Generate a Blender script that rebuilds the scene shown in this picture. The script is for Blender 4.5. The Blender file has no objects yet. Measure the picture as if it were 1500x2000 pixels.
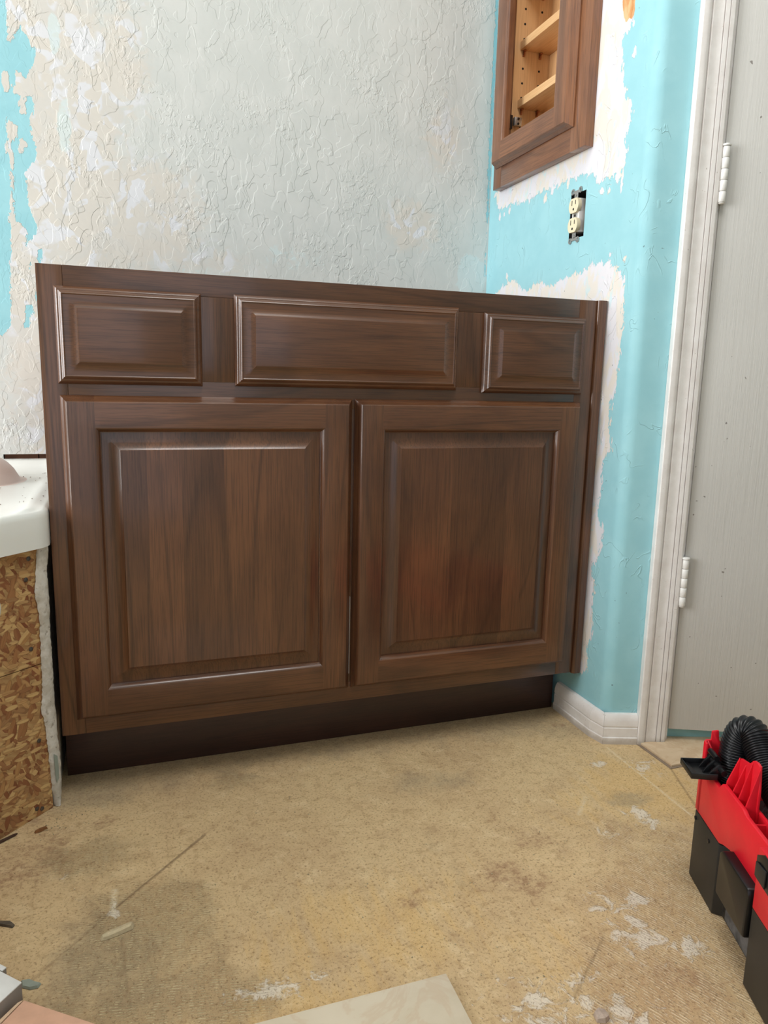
import bpy, bmesh, math, random
from mathutils import Vector, Matrix
import numpy as np

S = bpy.context.scene
COL = S.collection
random.seed(7)

# ------------------------------------------------------------------ camera
cam = bpy.data.cameras.new('camera'); camo = bpy.data.objects.new('camera', cam); COL.objects.link(camo)
cam.sensor_fit = 'HORIZONTAL'; cam.sensor_width = 36.0; cam.lens = 34.3077; cam.clip_start = 0.02; cam.clip_end = 60
_r, _u, _f = Vector((0.9443, -0.3283, 0.0228)), Vector((0.037, 0.1748, 0.9839)), Vector((0.327, 0.9283, -0.1772))
_r.normalize(); _f.normalize(); _u = _r.cross(_f).normalized()
camo.matrix_world = Matrix(((_r.x, _u.x, -_f.x, 0.1217), (_r.y, _u.y, -_f.y, -1.2528), (_r.z, _u.z, -_f.z, 0.7155), (0, 0, 0, 1)))
S.camera = camo

# ------------------------------------------------------------------ world, lights, exposure
w = bpy.data.worlds.new('world'); S.world = w; w.use_nodes = True
bg = w.node_tree.nodes['Background']; bg.inputs[0].default_value = (0.75, 0.87, 1.0, 1); bg.inputs[1].default_value = 1.0


def area(name, loc, target, sx, sy, power, color=(1, 1, 1)):
    l = bpy.data.lights.new(name, 'AREA'); l.shape = 'RECTANGLE'; l.size = sx; l.size_y = sy; l.energy = power; l.color = color
    o = bpy.data.objects.new(name, l); COL.objects.link(o); o.location = loc
    o.rotation_euler = (Vector(target) - Vector(loc)).to_track_quat('-Z', 'Y').to_euler()
    return o


# daylight standing in the opening of the window over the bathtub, in the left wall
area('window_daylight', (-2.26, -0.22, 1.36), (0.0, -0.22, 1.36), 1.3, 1.5, 82, (0.975, 0.99, 1.0))
# added fill behind the camera, and an unseen overhead light added for the floor
area('rear_fill', (-0.3, -2.75, 1.35), (0.0, 0.0, 0.9), 1.3, 1.9, 2.0, (1.0, 0.99, 0.98))
area('overhead_fill', (0.50, -0.70, 2.42), (0.50, -0.70, 0.0), 0.7, 0.7, 16, (1.0, 0.985, 0.97))
S.view_settings.view_transform = 'Standard'; S.view_settings.look = 'None'
S.view_settings.gamma = 1.0; S.view_settings.use_curve_mapping = False
S.view_settings.exposure = 0.0


# ------------------------------------------------------------------ node helpers
def srgb(r, g, b):
    f = lambda c: (c / 255 / 12.92) if c / 255 <= 0.04045 else ((c / 255 + 0.055) / 1.055) ** 2.4
    return (f(r), f(g), f(b), 1.0)


class NT:
    def __init__(self, name):
        self.m = bpy.data.materials.new(name); self.m.use_nodes = True
        self.t = self.m.node_tree; self.b = self.t.nodes['Principled BSDF']
        self.tc = self.t.nodes.new('ShaderNodeTexCoord'); self.obj = self.tc.outputs['Object']

    def link(self, a, b): self.t.links.new(a, b)

    def put(self, sock, v):
        if hasattr(v, 'is_output') or isinstance(v, bpy.types.NodeSocket): self.link(v, sock)
        elif v is not None: sock.default_value = v

    def noise(self, vec, scale, detail=2, rough=0.5, dist=0.0, out='Fac'):
        n = self.t.nodes.new('ShaderNodeTexNoise'); self.link(vec, n.inputs['Vector'])
        n.inputs['Scale'].default_value = scale; n.inputs['Detail'].default_value = detail
        n.inputs['Roughness'].default_value = rough; n.inputs['Distortion'].default_value = dist
        return n.outputs[out]

    def voro(self, vec, scale, feature='F1', out='Distance', rnd=1.0):
        n = self.t.nodes.new('ShaderNodeTexVoronoi'); n.feature = feature; self.link(vec, n.inputs['Vector'])
        n.inputs['Scale'].default_value = scale; n.inputs['Randomness'].default_value = rnd
        return n.outputs[out]

    def map(self, vec, scale=(1, 1, 1), rot=(0, 0, 0), loc=(0, 0, 0)):
        n = self.t.nodes.new('ShaderNodeMapping'); self.link(vec, n.inputs[0])
        n.inputs['Location'].default_value = loc; n.inputs['Rotation'].default_value = rot; n.inputs['Scale'].default_value = scale
        return n.outputs[0]

    def vmath(self, op, a, b):
        n = self.t.nodes.new('ShaderNodeVectorMath'); n.operation = op; self.put(n.inputs[0], a); self.put(n.inputs[1], b)
        return n.outputs[0]

    def ma(self, op, a, b=None, clamp=False):
        n = self.t.nodes.new('ShaderNodeMath'); n.operation = op; n.use_clamp = clamp
        self.put(n.inputs[0], a)
        if b is not None: self.put(n.inputs[1], b)
        return n.outputs[0]

    def mix(self, fac, a, b, mode='MIX'):
        n = self.t.nodes.new('ShaderNodeMix'); n.data_type = 'RGBA'; n.blend_type = mode
        self.put(n.inputs[0], fac); self.put(n.inputs[6], a); self.put(n.inputs[7], b)
        return n.outputs[2]

    def step(self, v, lo, hi, a=0.0, b=1.0):
        n = self.t.nodes.new('ShaderNodeMapRange'); n.interpolation_type = 'SMOOTHSTEP'; self.put(n.inputs[0], v)
        n.inputs[1].default_value = lo; n.inputs[2].default_value = hi; n.inputs[3].default_value = a; n.inputs[4].default_value = b
        return n.outputs[0]

    def attr(self, name):
        n = self.t.nodes.new('ShaderNodeAttribute'); n.attribute_name = name
        return n.outputs['Fac']

    def bump(self, h, dist, strength=1.0, prev=None):
        n = self.t.nodes.new('ShaderNodeBump'); n.inputs['Distance'].default_value = dist; n.inputs['Strength'].default_value = strength
        self.link(h, n.inputs['Height'])
        if prev is not None: self.link(prev, n.inputs['Normal'])
        self.link(n.outputs[0], self.b.inputs['Normal'])
        return n.outputs[0]

    def out(self, color=None, rough=None, metal=None, spec=None, coat=None):
        if color is not None: self.put(self.b.inputs['Base Color'], color)
        if rough is not None: self.put(self.b.inputs['Roughness'], rough)
        if metal is not None: self.b.inputs['Metallic'].default_value = metal
        if spec is not None: self.b.inputs['Specular IOR Level'].default_value = spec
        if coat is not None: self.b.inputs['Coat Weight'].default_value = coat
        return self.m


def plain(name, col, rough=0.5, metal=0.0, noise_amt=0.06, nscale=40, bump=0.0, spec=0.5):
    n = NT(name); nz = n.noise(n.obj, nscale, 3, 0.6)
    dark = tuple(c * (1 - noise_amt * 2) for c in col[:3]) + (1,)
    c = n.mix(n.step(nz, 0.3, 0.7), dark, col)
    if bump: n.bump(n.noise(n.obj, nscale * 6, 2), bump, 0.6)
    return n.out(c, rough, metal, spec)


def wood(name, axis, light, dark, line, seedmul=1.0, rough=0.33, ring=16.0):
    """stained wood, grain along axis; Object color R = tint, G = seed of the board"""
    n = NT(name)
    oi = n.t.nodes.new('ShaderNodeObjectInfo')
    sep = n.t.nodes.new('ShaderNodeSeparateColor'); n.link(oi.outputs['Color'], sep.inputs[0])
    n.b.inputs['Coat Roughness'].default_value = 0.12
    off = n.t.nodes.new('ShaderNodeCombineXYZ')
    for i, k in enumerate((7.3, 3.1, 5.7)): n.link(n.ma('MULTIPLY', sep.outputs[1], k), off.inputs[i])
    p = n.vmath('ADD', n.obj, off.outputs[0])
    st = lambda k: tuple(k if i == axis else 1.0 for i in range(3))
    pm = n.map(p, st(0.085))
    fig = n.noise(pm, 7.0, 1.2, 0.4, 0.5)
    rings = n.ma('PINGPONG', n.ma('MULTIPLY', fig, ring), 1.0)
    rl = n.step(rings, 0.0, 0.20, 1.0, 0.0)
    pf = n.map(p, st(0.025))
    fine = n.noise(pf, 420, 3, 0.7)
    fine2 = n.noise(n.map(p, st(0.07)), 800, 2, 0.6)
    blot = n.noise(n.map(p, st(0.35)), 11, 3, 0.6, 0.4)
    c = n.mix(n.step(blot, 0.25, 0.75), dark, light)
    c = n.mix(n.ma('MULTIPLY', n.step(fine, 0.42, 0.66), 0.45), c, line)
    c = n.mix(n.ma('MULTIPLY', n.ma('MULTIPLY', rl, n.step(blot, 0.1, 0.8)), 0.55), c, line)
    c = n.mix(n.ma('MULTIPLY', n.step(fine2, 0.55, 0.75), 0.28), c, light)
    hv = n.t.nodes.new('ShaderNodeHueSaturation'); n.link(c, hv.inputs['Color']); n.link(n.ma('MULTIPLY', sep.outputs[0], 2.0), hv.inputs['Value'])
    n.bump(fine, 0.00012, 0.35)
    return n.out(hv.outputs[0], n.step(fine, 0.2, 0.8, rough - 0.04, rough + 0.07), spec=0.5, coat=0.45)


L_, D_, K_ = srgb(112, 73, 47), srgb(84, 52, 34), srgb(46, 26, 17)
M_WV = wood('stained_wood_vertical_grain', 2, L_, D_, K_)
M_WX = wood('stained_wood_horizontal_grain', 0, L_, D_, K_)
M_WY = wood('stained_wood_side_grain', 1, L_, D_, K_)
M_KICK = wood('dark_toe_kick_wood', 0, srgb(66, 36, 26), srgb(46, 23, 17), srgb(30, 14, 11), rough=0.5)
mp = (srgb(232, 190, 140), srgb(216, 170, 118), srgb(190, 142, 94))
M_MZ = wood('maple_vertical_grain', 2, *mp, rough=0.45); M_MY = wood('maple_shelf_grain', 1, *mp, rough=0.45)
M_EDGE = plain('raw_wood_brown', srgb(120, 78, 55), 0.8)
M_BLACK = plain('black_plastic', srgb(38, 37, 36), 0.48, noise_amt=0.12, nscale=25, bump=0.0001)
M_BLACKG = plain('gloss_black_plastic', srgb(18, 18, 20), 0.35, noise_amt=0.1)
M_HOSE = plain('black_hose_rubber', srgb(22, 22, 25), 0.33, noise_amt=0.05)
M_RED = plain('red_plastic', srgb(226, 26, 44), 0.42, noise_amt=0.04, nscale=30, bump=0.00005)
M_METAL = plain('zinc_metal', srgb(190, 190, 188), 0.35, 0.9)
M_BRASS = plain('copper_brown_metal', srgb(168, 112, 78), 0.35, 0.8)
M_DARKMET = plain('dark_bronze_metal', srgb(58, 46, 40), 0.4, 0.6)
M_IVORY = plain('ivory_plastic', srgb(236, 222, 190), 0.35, noise_amt=0.02)
M_SLOT = plain('slot_black', srgb(12, 11, 10), 0.8)
M_BOX = plain('dark_steel_box', srgb(52, 50, 50), 0.6)
M_HINGE = plain('white_painted_hinge', srgb(232, 230, 226), 0.35, noise_amt=0.02)
M_PORC = plain('white_acrylic', srgb(238, 238, 232), 0.22, noise_amt=0.015, nscale=6)
M_PINK = plain('acrylic_with_pink_reflection', srgb(226, 205, 196), 0.35, noise_amt=0.02, nscale=8)
M_WTILE = plain('pale_grey_board', srgb(232, 230, 226), 0.55, noise_amt=0.04)
M_WSIDE = plain('grey_board_side', srgb(150, 138, 128), 0.8, noise_amt=0.08)
M_CARD = plain('peach_cardboard', srgb(226, 178, 150), 0.85, noise_amt=0.05, nscale=60)
M_CARD2 = plain('pale_cardboard_flap', srgb(234, 200, 168), 0.85, noise_amt=0.05, nscale=60)
M_GREEN = plain('grey_green_paper', srgb(150, 158, 146), 0.8)
M_CEIL = plain('ceiling_paint', srgb(235, 235, 230), 0.9)
M_ROOM = plain('room_wall_paint', srgb(180, 190, 186), 0.9)
M_DUSTY = plain('dusty_black_plastic', srgb(112, 110, 110), 0.7, noise_amt=0.35, nscale=45)


def trim_mat():
    n = NT('white_trim_paint')
    nz = n.noise(n.obj, 30, 4, 0.6); sp = n.noise(n.obj, 160, 2, 0.6)
    c = n.mix(n.step(nz, 0.3, 0.7), srgb(228, 222, 218), srgb(238, 234, 231))
    c = n.mix(n.step(sp, 0.71, 0.76, 0, 0.55), c, srgb(150, 135, 120))
    zz = n.t.nodes.new('ShaderNodeSeparateXYZ'); n.link(n.obj, zz.inputs[0])
    grime = n.ma('MULTIPLY', n.step(n.ma('ADD', zz.outputs[2], n.ma('MULTIPLY', nz, 0.02)), 0.012, 0.03, 1, 0), 0.5)
    c = n.mix(grime, c, srgb(140, 122, 98))
    n.bump(n.noise(n.map(n.obj, (1, 1, 0.1)), 120, 2), 0.0003, 0.5)
    return n.out(c, 0.42)


M_TRIM = trim_mat()


def door_mat():
    n = NT('cream_door_paint')
    g = n.noise(n.map(n.obj, (1, 1, 0.035)), 170, 3, 0.65, 0.8)
    sp = n.noise(n.obj, 95, 1, 0.4)
    c = n.mix(n.step(n.noise(n.obj, 3, 2), 0.3, 0.7), srgb(190, 188, 183), srgb(197, 195, 190))
    c = n.mix(n.step(sp, 0.775, 0.80, 0, 0.75), c, srgb(95, 85, 78))
    n.bump(g, 0.0011, 0.55)
    return n.out(c, 0.5)


M_DOOR = door_mat()


def wall_mat(name, base, rough_rel, kind):
    n = NT(name)
    white, cream, pale = srgb(221, 220, 223), srgb(215, 208, 199), srgb(209, 222, 222)
    teal, teal2 = srgb(160, 210, 218), srgb(151, 203, 212)
    fine = n.noise(n.obj, 90, 4, 0.62, 0.3); med = n.noise(n.obj, 38, 4, 0.6, 0.5)
    big = n.noise(n.obj, 14, 3, 0.55, 0.3)
    # skip-trowel relief: plates with crisp edges
    pv = n.map(n.obj, (1, 1, 0.62))
    warp = n.vmath('ADD', pv, n.vmath('MULTIPLY', n.noise(pv, 26, 2, out='Color'), (0.006, 0.006, 0.006)))
    h1 = n.step(n.noise(warp, 26, 1.2, 0.5), 0.50, 0.522)
    h2 = n.step(n.noise(n.map(warp, loc=(3, 5, 7)), 40, 1.2, 0.5), 0.565, 0.585)
    h3 = n.step(n.noise(n.map(warp, loc=(9, 1, 4)), 20, 2.0, 0.55), 0.50, 0.516)
    h4 = n.ma('MULTIPLY', n.step(n.noise(n.map(pv, loc=(1, 8, 2)), 95, 2.5, 0.6, 0.4), 0.52, 0.58), n.step(n.noise(n.map(n.obj, loc=(6, 6, 6)), 9, 2), 0.52, 0.64))
    rel = n.ma('ADD', n.ma('ADD', n.ma('MULTIPLY', h1, 0.42), n.ma('MULTIPLY', h2, 0.38)), n.ma('MULTIPLY', h3, 0.42))
    rel = n.ma('MULTIPLY', rel, n.step(n.noise(n.map(n.obj, (1, 1, 0.6), loc=(7, 2, 5)), 8, 2, 0.5), 0.36, 0.62, 0.35, 1.15))
    rel = n.ma('ADD', rel, n.ma('ADD', n.ma('MULTIPLY', fine, 0.07), n.ma('MULTIPLY', h4, 0.5)))
    mud = n.attr('mud'); pnt = n.attr('paint')
    ed = n.ma('ADD', n.ma('MULTIPLY', n.ma('SUBTRACT', n.noise(n.map(n.obj, (1, 1, 0.45)), 75, 3, 0.6, 0.8), 0.5), 3.2),
              n.ma('MULTIPLY', n.ma('SUBTRACT', n.noise(n.map(n.obj, (1, 1, 0.6)), 260, 2, 0.6), 0.5), 1.3))
    if kind == 'back':
        c = n.mix(n.step(big, 0.35, 0.65), base, srgb(212, 212, 208))
        mfac = n.step(n.ma('ADD', mud, n.ma('MULTIPLY', n.ma('SUBTRACT', med, 0.5), 2.6)), -0.5, 0.5)
        # skim patches: cream islands in white compound
        isl = n.step(n.noise(n.map(n.obj, (1, 1, 0.8), loc=(2, 2, 2)), 21, 2.5, 0.55, 0.7), 0.44, 0.48)
        mc = n.mix(isl, white, cream)
        mc = n.mix(n.step(n.noise(n.map(n.obj, loc=(4, 4, 1)), 17, 2.5, 0.6, 0.5), 0.50, 0.6), mc, srgb(212, 207, 200))
        c = n.mix(mfac, c, mc)
        tf = n.step(n.ma('ADD', pnt, n.ma('MULTIPLY', ed, 0.6)), -0.06, 0.06)
        c = n.mix(tf, c, n.mix(n.step(big, 0.3, 0.7), teal2, teal))
        pf = n.attr('pale')
        c = n.mix(n.ma('MULTIPLY', n.step(n.ma('ADD', pf, n.ma('MULTIPLY', n.ma('SUBTRACT', med, 0.5), 1.6)), -0.1, 0.2), 0.7), c, pale)
        
        relief = n.ma('MULTIPLY', rel, n.step(tf, 0, 1, 1.0, 0.45))
        n.bump(n.ma('ADD', relief, n.ma('MULTIPLY', tf, -0.5)), rough_rel, 1.0)
    else:
        c = n.mix(n.step(big, 0.3, 0.7), teal2, teal)
        wf = n.step(n.ma('ADD', mud, n.ma('MULTIPLY', ed, 1.05)), -0.05, 0.07)
        isl = n.step(n.noise(n.map(n.obj, (1, 1, 0.5), loc=(2, 6, 2)), 24, 3, 0.6, 0.7), 0.47, 0.56)
        mc = n.mix(isl, srgb(224, 222, 227), srgb(226, 219, 210))
        sc = n.step(n.noise(n.map(n.obj, (1, 1, 0.5), loc=(1, 1, 8)), 48, 4, 0.7, 0.8), 0.56, 0.66, 0, 0.6)
        mc = n.mix(sc, mc, srgb(196, 226, 232))
        c = n.mix(wf, c, mc)
        bf = n.step(n.ma('ADD', n.attr('torn'), n.ma('MULTIPLY', ed, 0.3)), -0.1, 0.15)
        c = n.mix(bf, c, n.mix(n.step(n.noise(n.map(n.obj, (1, 1, .3)), 80, 3), 0.4, 0.6), srgb(206, 146, 92), srgb(226, 182, 136)))
        drop = n.step(n.noise(n.map(n.obj, loc=(5, 2, 3)), 120, 1, 0.3), 0.80, 0.82)
        c = n.mix(n.ma('MULTIPLY', drop, 0.6), c, srgb(70, 80, 84))
        squig = n.step(n.ma('ABSOLUTE', n.ma('SUBTRACT', n.noise(n.map(n.obj, (1, 1, .7)), 22, 2, 0.5, 1.0), 0.5)), 0.0, 0.018, 1, 0)
        hh = n.ma('ADD', n.ma('MULTIPLY', wf, 0.5), n.ma('MULTIPLY', fine, 0.22))
        hh = n.ma('ADD', hh, n.ma('MULTIPLY', n.ma('MULTIPLY', squig, n.step(big, 0.5, 0.6)), 0.6))
        n.bump(hh, rough_rel, 1.0)
    return n.out(c, 0.62, spec=0.35)


M_BACK = wall_mat('skim_coated_back_wall', srgb(206, 207, 203), 0.0012, 'back')
M_SIDE = wall_mat('teal_painted_wall', srgb(206, 207, 199), 0.0011, 'side')
M_TEAL = plain('teal_paint', srgb(154, 205, 213), 0.6, noise_amt=0.03)


def floor_mat():
    n = NT('scraped_subfloor')
    o = n.obj
    big = n.noise(o, 3.2, 4, 0.6, 0.4); med = n.noise(n.map(o, loc=(2, 3, 0)), 13, 4, 0.65, 0.5)
    fine = n.noise(o, 260, 4, 0.72); fine2 = n.noise(n.map(o, loc=(6, 1, 0)), 560, 2, 0.6)
    streak = n.noise(n.map(o, (1, 0.22, 1), rot=(0, 0, math.radians(28))), 46, 4, 0.65, 0.5)
    c = n.mix(n.step(big, 0.33, 0.66), srgb(204, 175, 134), srgb(216, 188, 144))
    c = n.mix(n.step(med, 0.50, 0.75, 0, 0.5), c, srgb(184, 154, 118))
    c = n.mix(n.step(med, 0.22, 0.44, 0.5, 0), c, srgb(222, 198, 156))
    mot = n.noise(n.map(o, (1, 1.25, 1), loc=(4, 2, 0)), 60, 5, 0.75, 0.4); mot2 = n.noise(n.map(o, loc=(9, 5, 0)), 27, 5, 0.72, 0.3)
    c = n.mix(n.step(mot, 0.50, 0.66, 0, 0.5), c, srgb(166, 134, 96))
    c = n.mix(n.step(mot2, 0.52, 0.70, 0, 0.45), c, srgb(182, 150, 112))
    c = n.mix(n.step(mot2, 0.46, 0.32, 0, 0.5), c, srgb(232, 208, 166))
    og = n.step(n.ma('ADD', n.attr('orange'), n.ma('MULTIPLY', n.ma('SUBTRACT', streak, 0.5), 1.8)), 0.35, 0.95)
    c = n.mix(n.ma('MULTIPLY', n.ma('MULTIPLY', og, n.step(fine, 0.3, 0.6, 0.4, 1.0)), 0.55), c, srgb(222, 182, 116))
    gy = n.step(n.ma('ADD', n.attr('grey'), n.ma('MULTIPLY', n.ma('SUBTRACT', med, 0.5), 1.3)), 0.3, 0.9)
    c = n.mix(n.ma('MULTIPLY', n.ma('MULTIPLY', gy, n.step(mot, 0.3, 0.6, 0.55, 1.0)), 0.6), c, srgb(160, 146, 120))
    br = n.step(n.ma('ADD', n.attr('brown'), n.ma('MULTIPLY', n.ma('SUBTRACT', med, 0.5), 2.2)), 0.3, 0.8)
    c = n.mix(n.ma('MULTIPLY', n.ma('MULTIPLY', br, n.step(mot, 0.42, 0.6, 0.15, 1.0)), 0.5), c, srgb(150, 112, 86))
    # notched-trowel ridges, two sweeps
    def ridges(angle, freq, mask, dist):
        wv = n.t.nodes.new('ShaderNodeTexWave'); wv.wave_type = 'BANDS'; wv.bands_direction = 'X'
        n.link(n.map(o, rot=(0, 0, math.radians(angle))), wv.inputs['Vector'])
        wv.inputs['Scale'].default_value = freq; wv.inputs['Distortion'].default_value = dist
        wv.inputs['Detail'].default_value = 3.0; wv.inputs['Detail Scale'].default_value = 0.35; wv.inputs['Detail Roughness'].default_value = 0.7
        a = n.step(wv.outputs['Fac'], 0.45, 0.8)
        brk = n.step(n.noise(n.map(o, rot=(0, 0, math.radians(angle)), scale=(1.0, 0.4, 1.0)), 120, 4, 0.7), 0.42, 0.60)
        m = n.step(n.ma('ADD', n.attr(mask), n.ma('MULTIPLY', n.ma('SUBTRACT', med, 0.5), 1.6)), 0.3, 0.8)
        return n.ma('MULTIPLY', n.ma('MULTIPLY', a, brk), m), m
    r1, m1 = ridges(-(-62 - 90), 78, 'ridge_a', 3.0)
    r2, m2 = ridges(-(-11 - 90), 82, 'ridge_b', 4.0)
    c = n.mix(n.ma('MULTIPLY', n.ma('SUBTRACT', m1, r1), 0.36), c, srgb(170, 132, 96))
    c = n.mix(n.ma('MULTIPLY', r1, 0.75), c, srgb(236, 216, 182))
    c = n.mix(n.ma('MULTIPLY', r2, 0.75), c, srgb(212, 194, 154))
    c = n.mix(n.ma('MULTIPLY', n.ma('SUBTRACT', m2, r2), 0.36), c, srgb(140, 116, 84))
    # thinset left over
    wh = n.step(n.ma('ADD', n.attr('white'), n.ma('MULTIPLY', n.ma('SUBTRACT', n.noise(n.map(o, loc=(1, 7, 0)), 46, 4, 0.7, 0.6), 0.5), 2.6)), 0.62, 0.95)
    c = n.mix(n.ma('MULTIPLY', wh, 0.8), c, srgb(230, 218, 200))
    # grit
    c = n.mix(n.step(fine, 0.53, 0.66, 0, 0.7), c, srgb(128, 98, 64))
    c = n.mix(n.step(fine, 0.42, 0.30, 0, 0.45), c, srgb(232, 206, 150))
    c = n.mix(n.step(fine2, 0.68, 0.80, 0, 0.6), c, srgb(238, 222, 186))
    c = n.mix(n.step(n.noise(n.map(o, loc=(8, 8, 0)), 150, 2, 0.5), 0.74, 0.80, 0, 0.8), c, srgb(84, 62, 44))
    c = n.mix(n.ma('MULTIPLY', n.attr('crack'), 0.85), c, srgb(104, 80, 58))
    c = n.mix(n.ma('MULTIPLY', n.attr('chalk'), n.step(fine, 0.4, 0.55)), c, srgb(236, 222, 190))
    h = n.ma('ADD', n.ma('MULTIPLY', fine, 0.8), n.ma('MULTIPLY', n.ma('ADD', r1, r2), 0.8))
    h = n.ma('ADD', n.ma('ADD', h, n.ma('MULTIPLY', wh, 0.7)), n.ma('MULTIPLY', n.attr('crack'), -1.2))
    n.bump(h, 0.0022, 0.8)
    return n.out(c, 0.82, spec=0.25)


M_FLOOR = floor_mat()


def tile_mat(name, a, b, vein):
    n = NT(name)
    bg_ = n.noise(n.obj, 7, 4, 0.6, 1.2); v = n.noise(n.map(n.obj, loc=(3, 1, 0)), 11, 4, 0.6, 1.5)
    c = n.mix(n.step(bg_, 0.32, 0.68), a, b)
    c = n.mix(n.step(n.ma('ABSOLUTE', n.ma('SUBTRACT', v, 0.5)), 0.0, 0.06, 0.35, 0), c, vein)
    c = n.mix(n.step(n.noise(n.obj, 130, 2), 0.74, 0.80, 0, 0.5), c, srgb(150, 120, 96))
    n.bump(n.noise(n.obj, 60, 3), 0.0004, 0.4)
    return n.out(c, 0.4)


M_TILE = tile_mat('beige_marbled_tile', srgb(214, 200, 174), srgb(226, 213, 190), srgb(208, 180, 150))
M_FTILE = tile_mat('tan_floor_tile', srgb(196, 170, 138), srgb(212, 190, 160), srgb(184, 150, 116))
M_GROUT = plain('grey_grout', srgb(140, 122, 104), 0.9)


def osb_mat():
    n = NT('strand_board')
    c = None
    cols = [srgb(190, 148, 98), srgb(160, 112, 72), srgb(204, 168, 114), srgb(142, 92, 60), srgb(176, 132, 84)]
    c = srgb(176, 130, 80)
    lay = None
    # local axes: x along the sheet, z up; flakes in layers with their own direction
    for i, (ang, sc) in enumerate(((20, 95), (75, 120), (-35, 90), (50, 130), (-70, 110), (5, 140))):
        v = n.map(n.obj, (1, 1, 1), rot=(0, math.radians(ang), 0), loc=(i * 1.7, 0, i * 0.9))
        wv = n.vmath('ADD', v, n.vmath('MULTIPLY', n.noise(v, 30, 2, out='Color'), (0.012, 0.0, 0.006)))
        v2 = n.map(wv, (0.32, 0.01, 1))
        cell = n.voro(v2, sc, 'F1', 'Color'); d = n.voro(v2, sc, 'F1', 'Distance')
        sp = n.t.nodes.new('ShaderNodeSeparateColor'); n.link(cell, sp.inputs[0])
        on = n.ma('MULTIPLY', n.step(sp.outputs[0], 0.54, 0.56), n.step(d, 0.50, 0.58, 1, 0)) if i else n.step(sp.outputs[0], -1, -0.5)
        grain = n.noise(n.map(v, (0.06, 1, 1)), 300, 2, 0.6)
        fc = n.mix(n.step(sp.outputs[1], 0.2, 0.9), cols[i % 5], cols[(i + 2) % 5])
        fc = n.mix(n.step(sp.outputs[2], 0.72, 0.9, 0, 0.6), fc, srgb(118, 62, 40))
        fc = n.mix(n.step(grain, 0.45, 0.75, 0, 0.4), fc, srgb(110, 70, 42))
        c = n.mix(on, c, fc)
        e = n.ma('MULTIPLY', n.step(d, 0.42, 0.52), on)
        c = n.mix(n.ma('MULTIPLY', e, 0.28), c, srgb(84, 50, 32))
        hgt = n.ma('MULTIPLY', on, 0.2 + 0.1 * i)
        lay = hgt if lay is None else n.ma('MAXIMUM', lay, hgt)
    n.bump(lay, 0.0012, 0.8)
    return n.out(c, 0.75, spec=0.3)


M_OSB = osb_mat()


def mud_mat():
    n = NT('drywall_mud')
    c = n.mix(n.step(n.noise(n.obj, 40, 4, 0.65), 0.35, 0.65), srgb(188, 180, 166), srgb(214, 208, 198))
    c = n.mix(n.step(n.noise(n.obj, 120, 3), 0.62, 0.7, 0, 0.6), c, srgb(140, 128, 112))
    n.bump(n.noise(n.obj, 110, 4, 0.7), 0.002, 0.8)
    return n.out(c, 0.9)


M_MUD = mud_mat()


def bag_mat():
    n = NT('clear_plastic_film')
    n.b.inputs['Base Color'].default_value = srgb(170, 172, 182); n.b.inputs['Roughness'].default_value = 0.22
    tr = n.t.nodes.new('ShaderNodeBsdfTransparent'); mx = n.t.nodes.new('ShaderNodeMixShader')
    n.link(n.step(n.noise(n.obj, 45, 3, 0.6, 0.8), 0.35, 0.7, 0.35, 0.8), mx.inputs[0])
    n.link(tr.outputs[0], mx.inputs[1]); n.link(n.b.outputs[0], mx.inputs[2])
    n.link(mx.outputs[0], n.t.nodes['Material Output'].inputs[0])
    n.bump(n.noise(n.obj, 70, 3, 0.6, 1.0), 0.003, 1.0)
    return n.m


M_BAG = bag_mat()

# ------------------------------------------------------------------ object helpers
ORG = {}


def tag(o, label=None, cat=None, group=None, kind=None):
    if label: o['label'] = label
    if cat: o['category'] = cat
    if group: o['group'] = group
    if kind: o['kind'] = kind
    return o


def thing(name, loc, label=None, cat=None, group=None, kind=None, parent=None):
    o = bpy.data.objects.new(name, None); COL.objects.link(o); o.empty_display_size = 0.05
    if parent is None: o.location = loc; ORG[o.name] = Vector(loc)
    else: o.parent = parent; ORG[o.name] = ORG[parent.name].copy()
    return tag(o, label, cat, group, kind)


def link(name, me, mat, parent=None, tint=None, seed=None):
    """me is in world coordinates"""
    o = bpy.data.objects.new(name, me); COL.objects.link(o)
    if mat and not me.materials: me.materials.append(mat)
    if parent is not None:
        o.parent = parent; org = ORG[parent.name]
        me.transform(Matrix.Translation(-org)); ORG[o.name] = org.copy()
    else: ORG[o.name] = Vector((0, 0, 0))
    o.color = ((1.0 if tint is None else tint) * 0.5, random.random() if seed is None else seed, 0, 1)
    return o


def pydata(name, vs, fs, smooth=None):
    me = bpy.data.meshes.new(name); me.from_pydata([tuple(v) for v in vs], [], fs); me.validate()
    if smooth is not None:
        me.polygons.foreach_set('use_smooth', [True] * len(me.polygons))
        if smooth < 180: me.set_sharp_from_angle(angle=math.radians(smooth))
    me.update()
    return me


def bm_mesh(name, bm, smooth=None):
    bmesh.ops.recalc_face_normals(bm, faces=bm.faces)
    me = bpy.data.meshes.new(name); bm.to_mesh(me); bm.free()
    if smooth is not None:
        me.polygons.foreach_set('use_smooth', [True] * len(me.polygons))
        if smooth < 180: me.set_sharp_from_angle(angle=math.radians(smooth))
    return me


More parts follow.
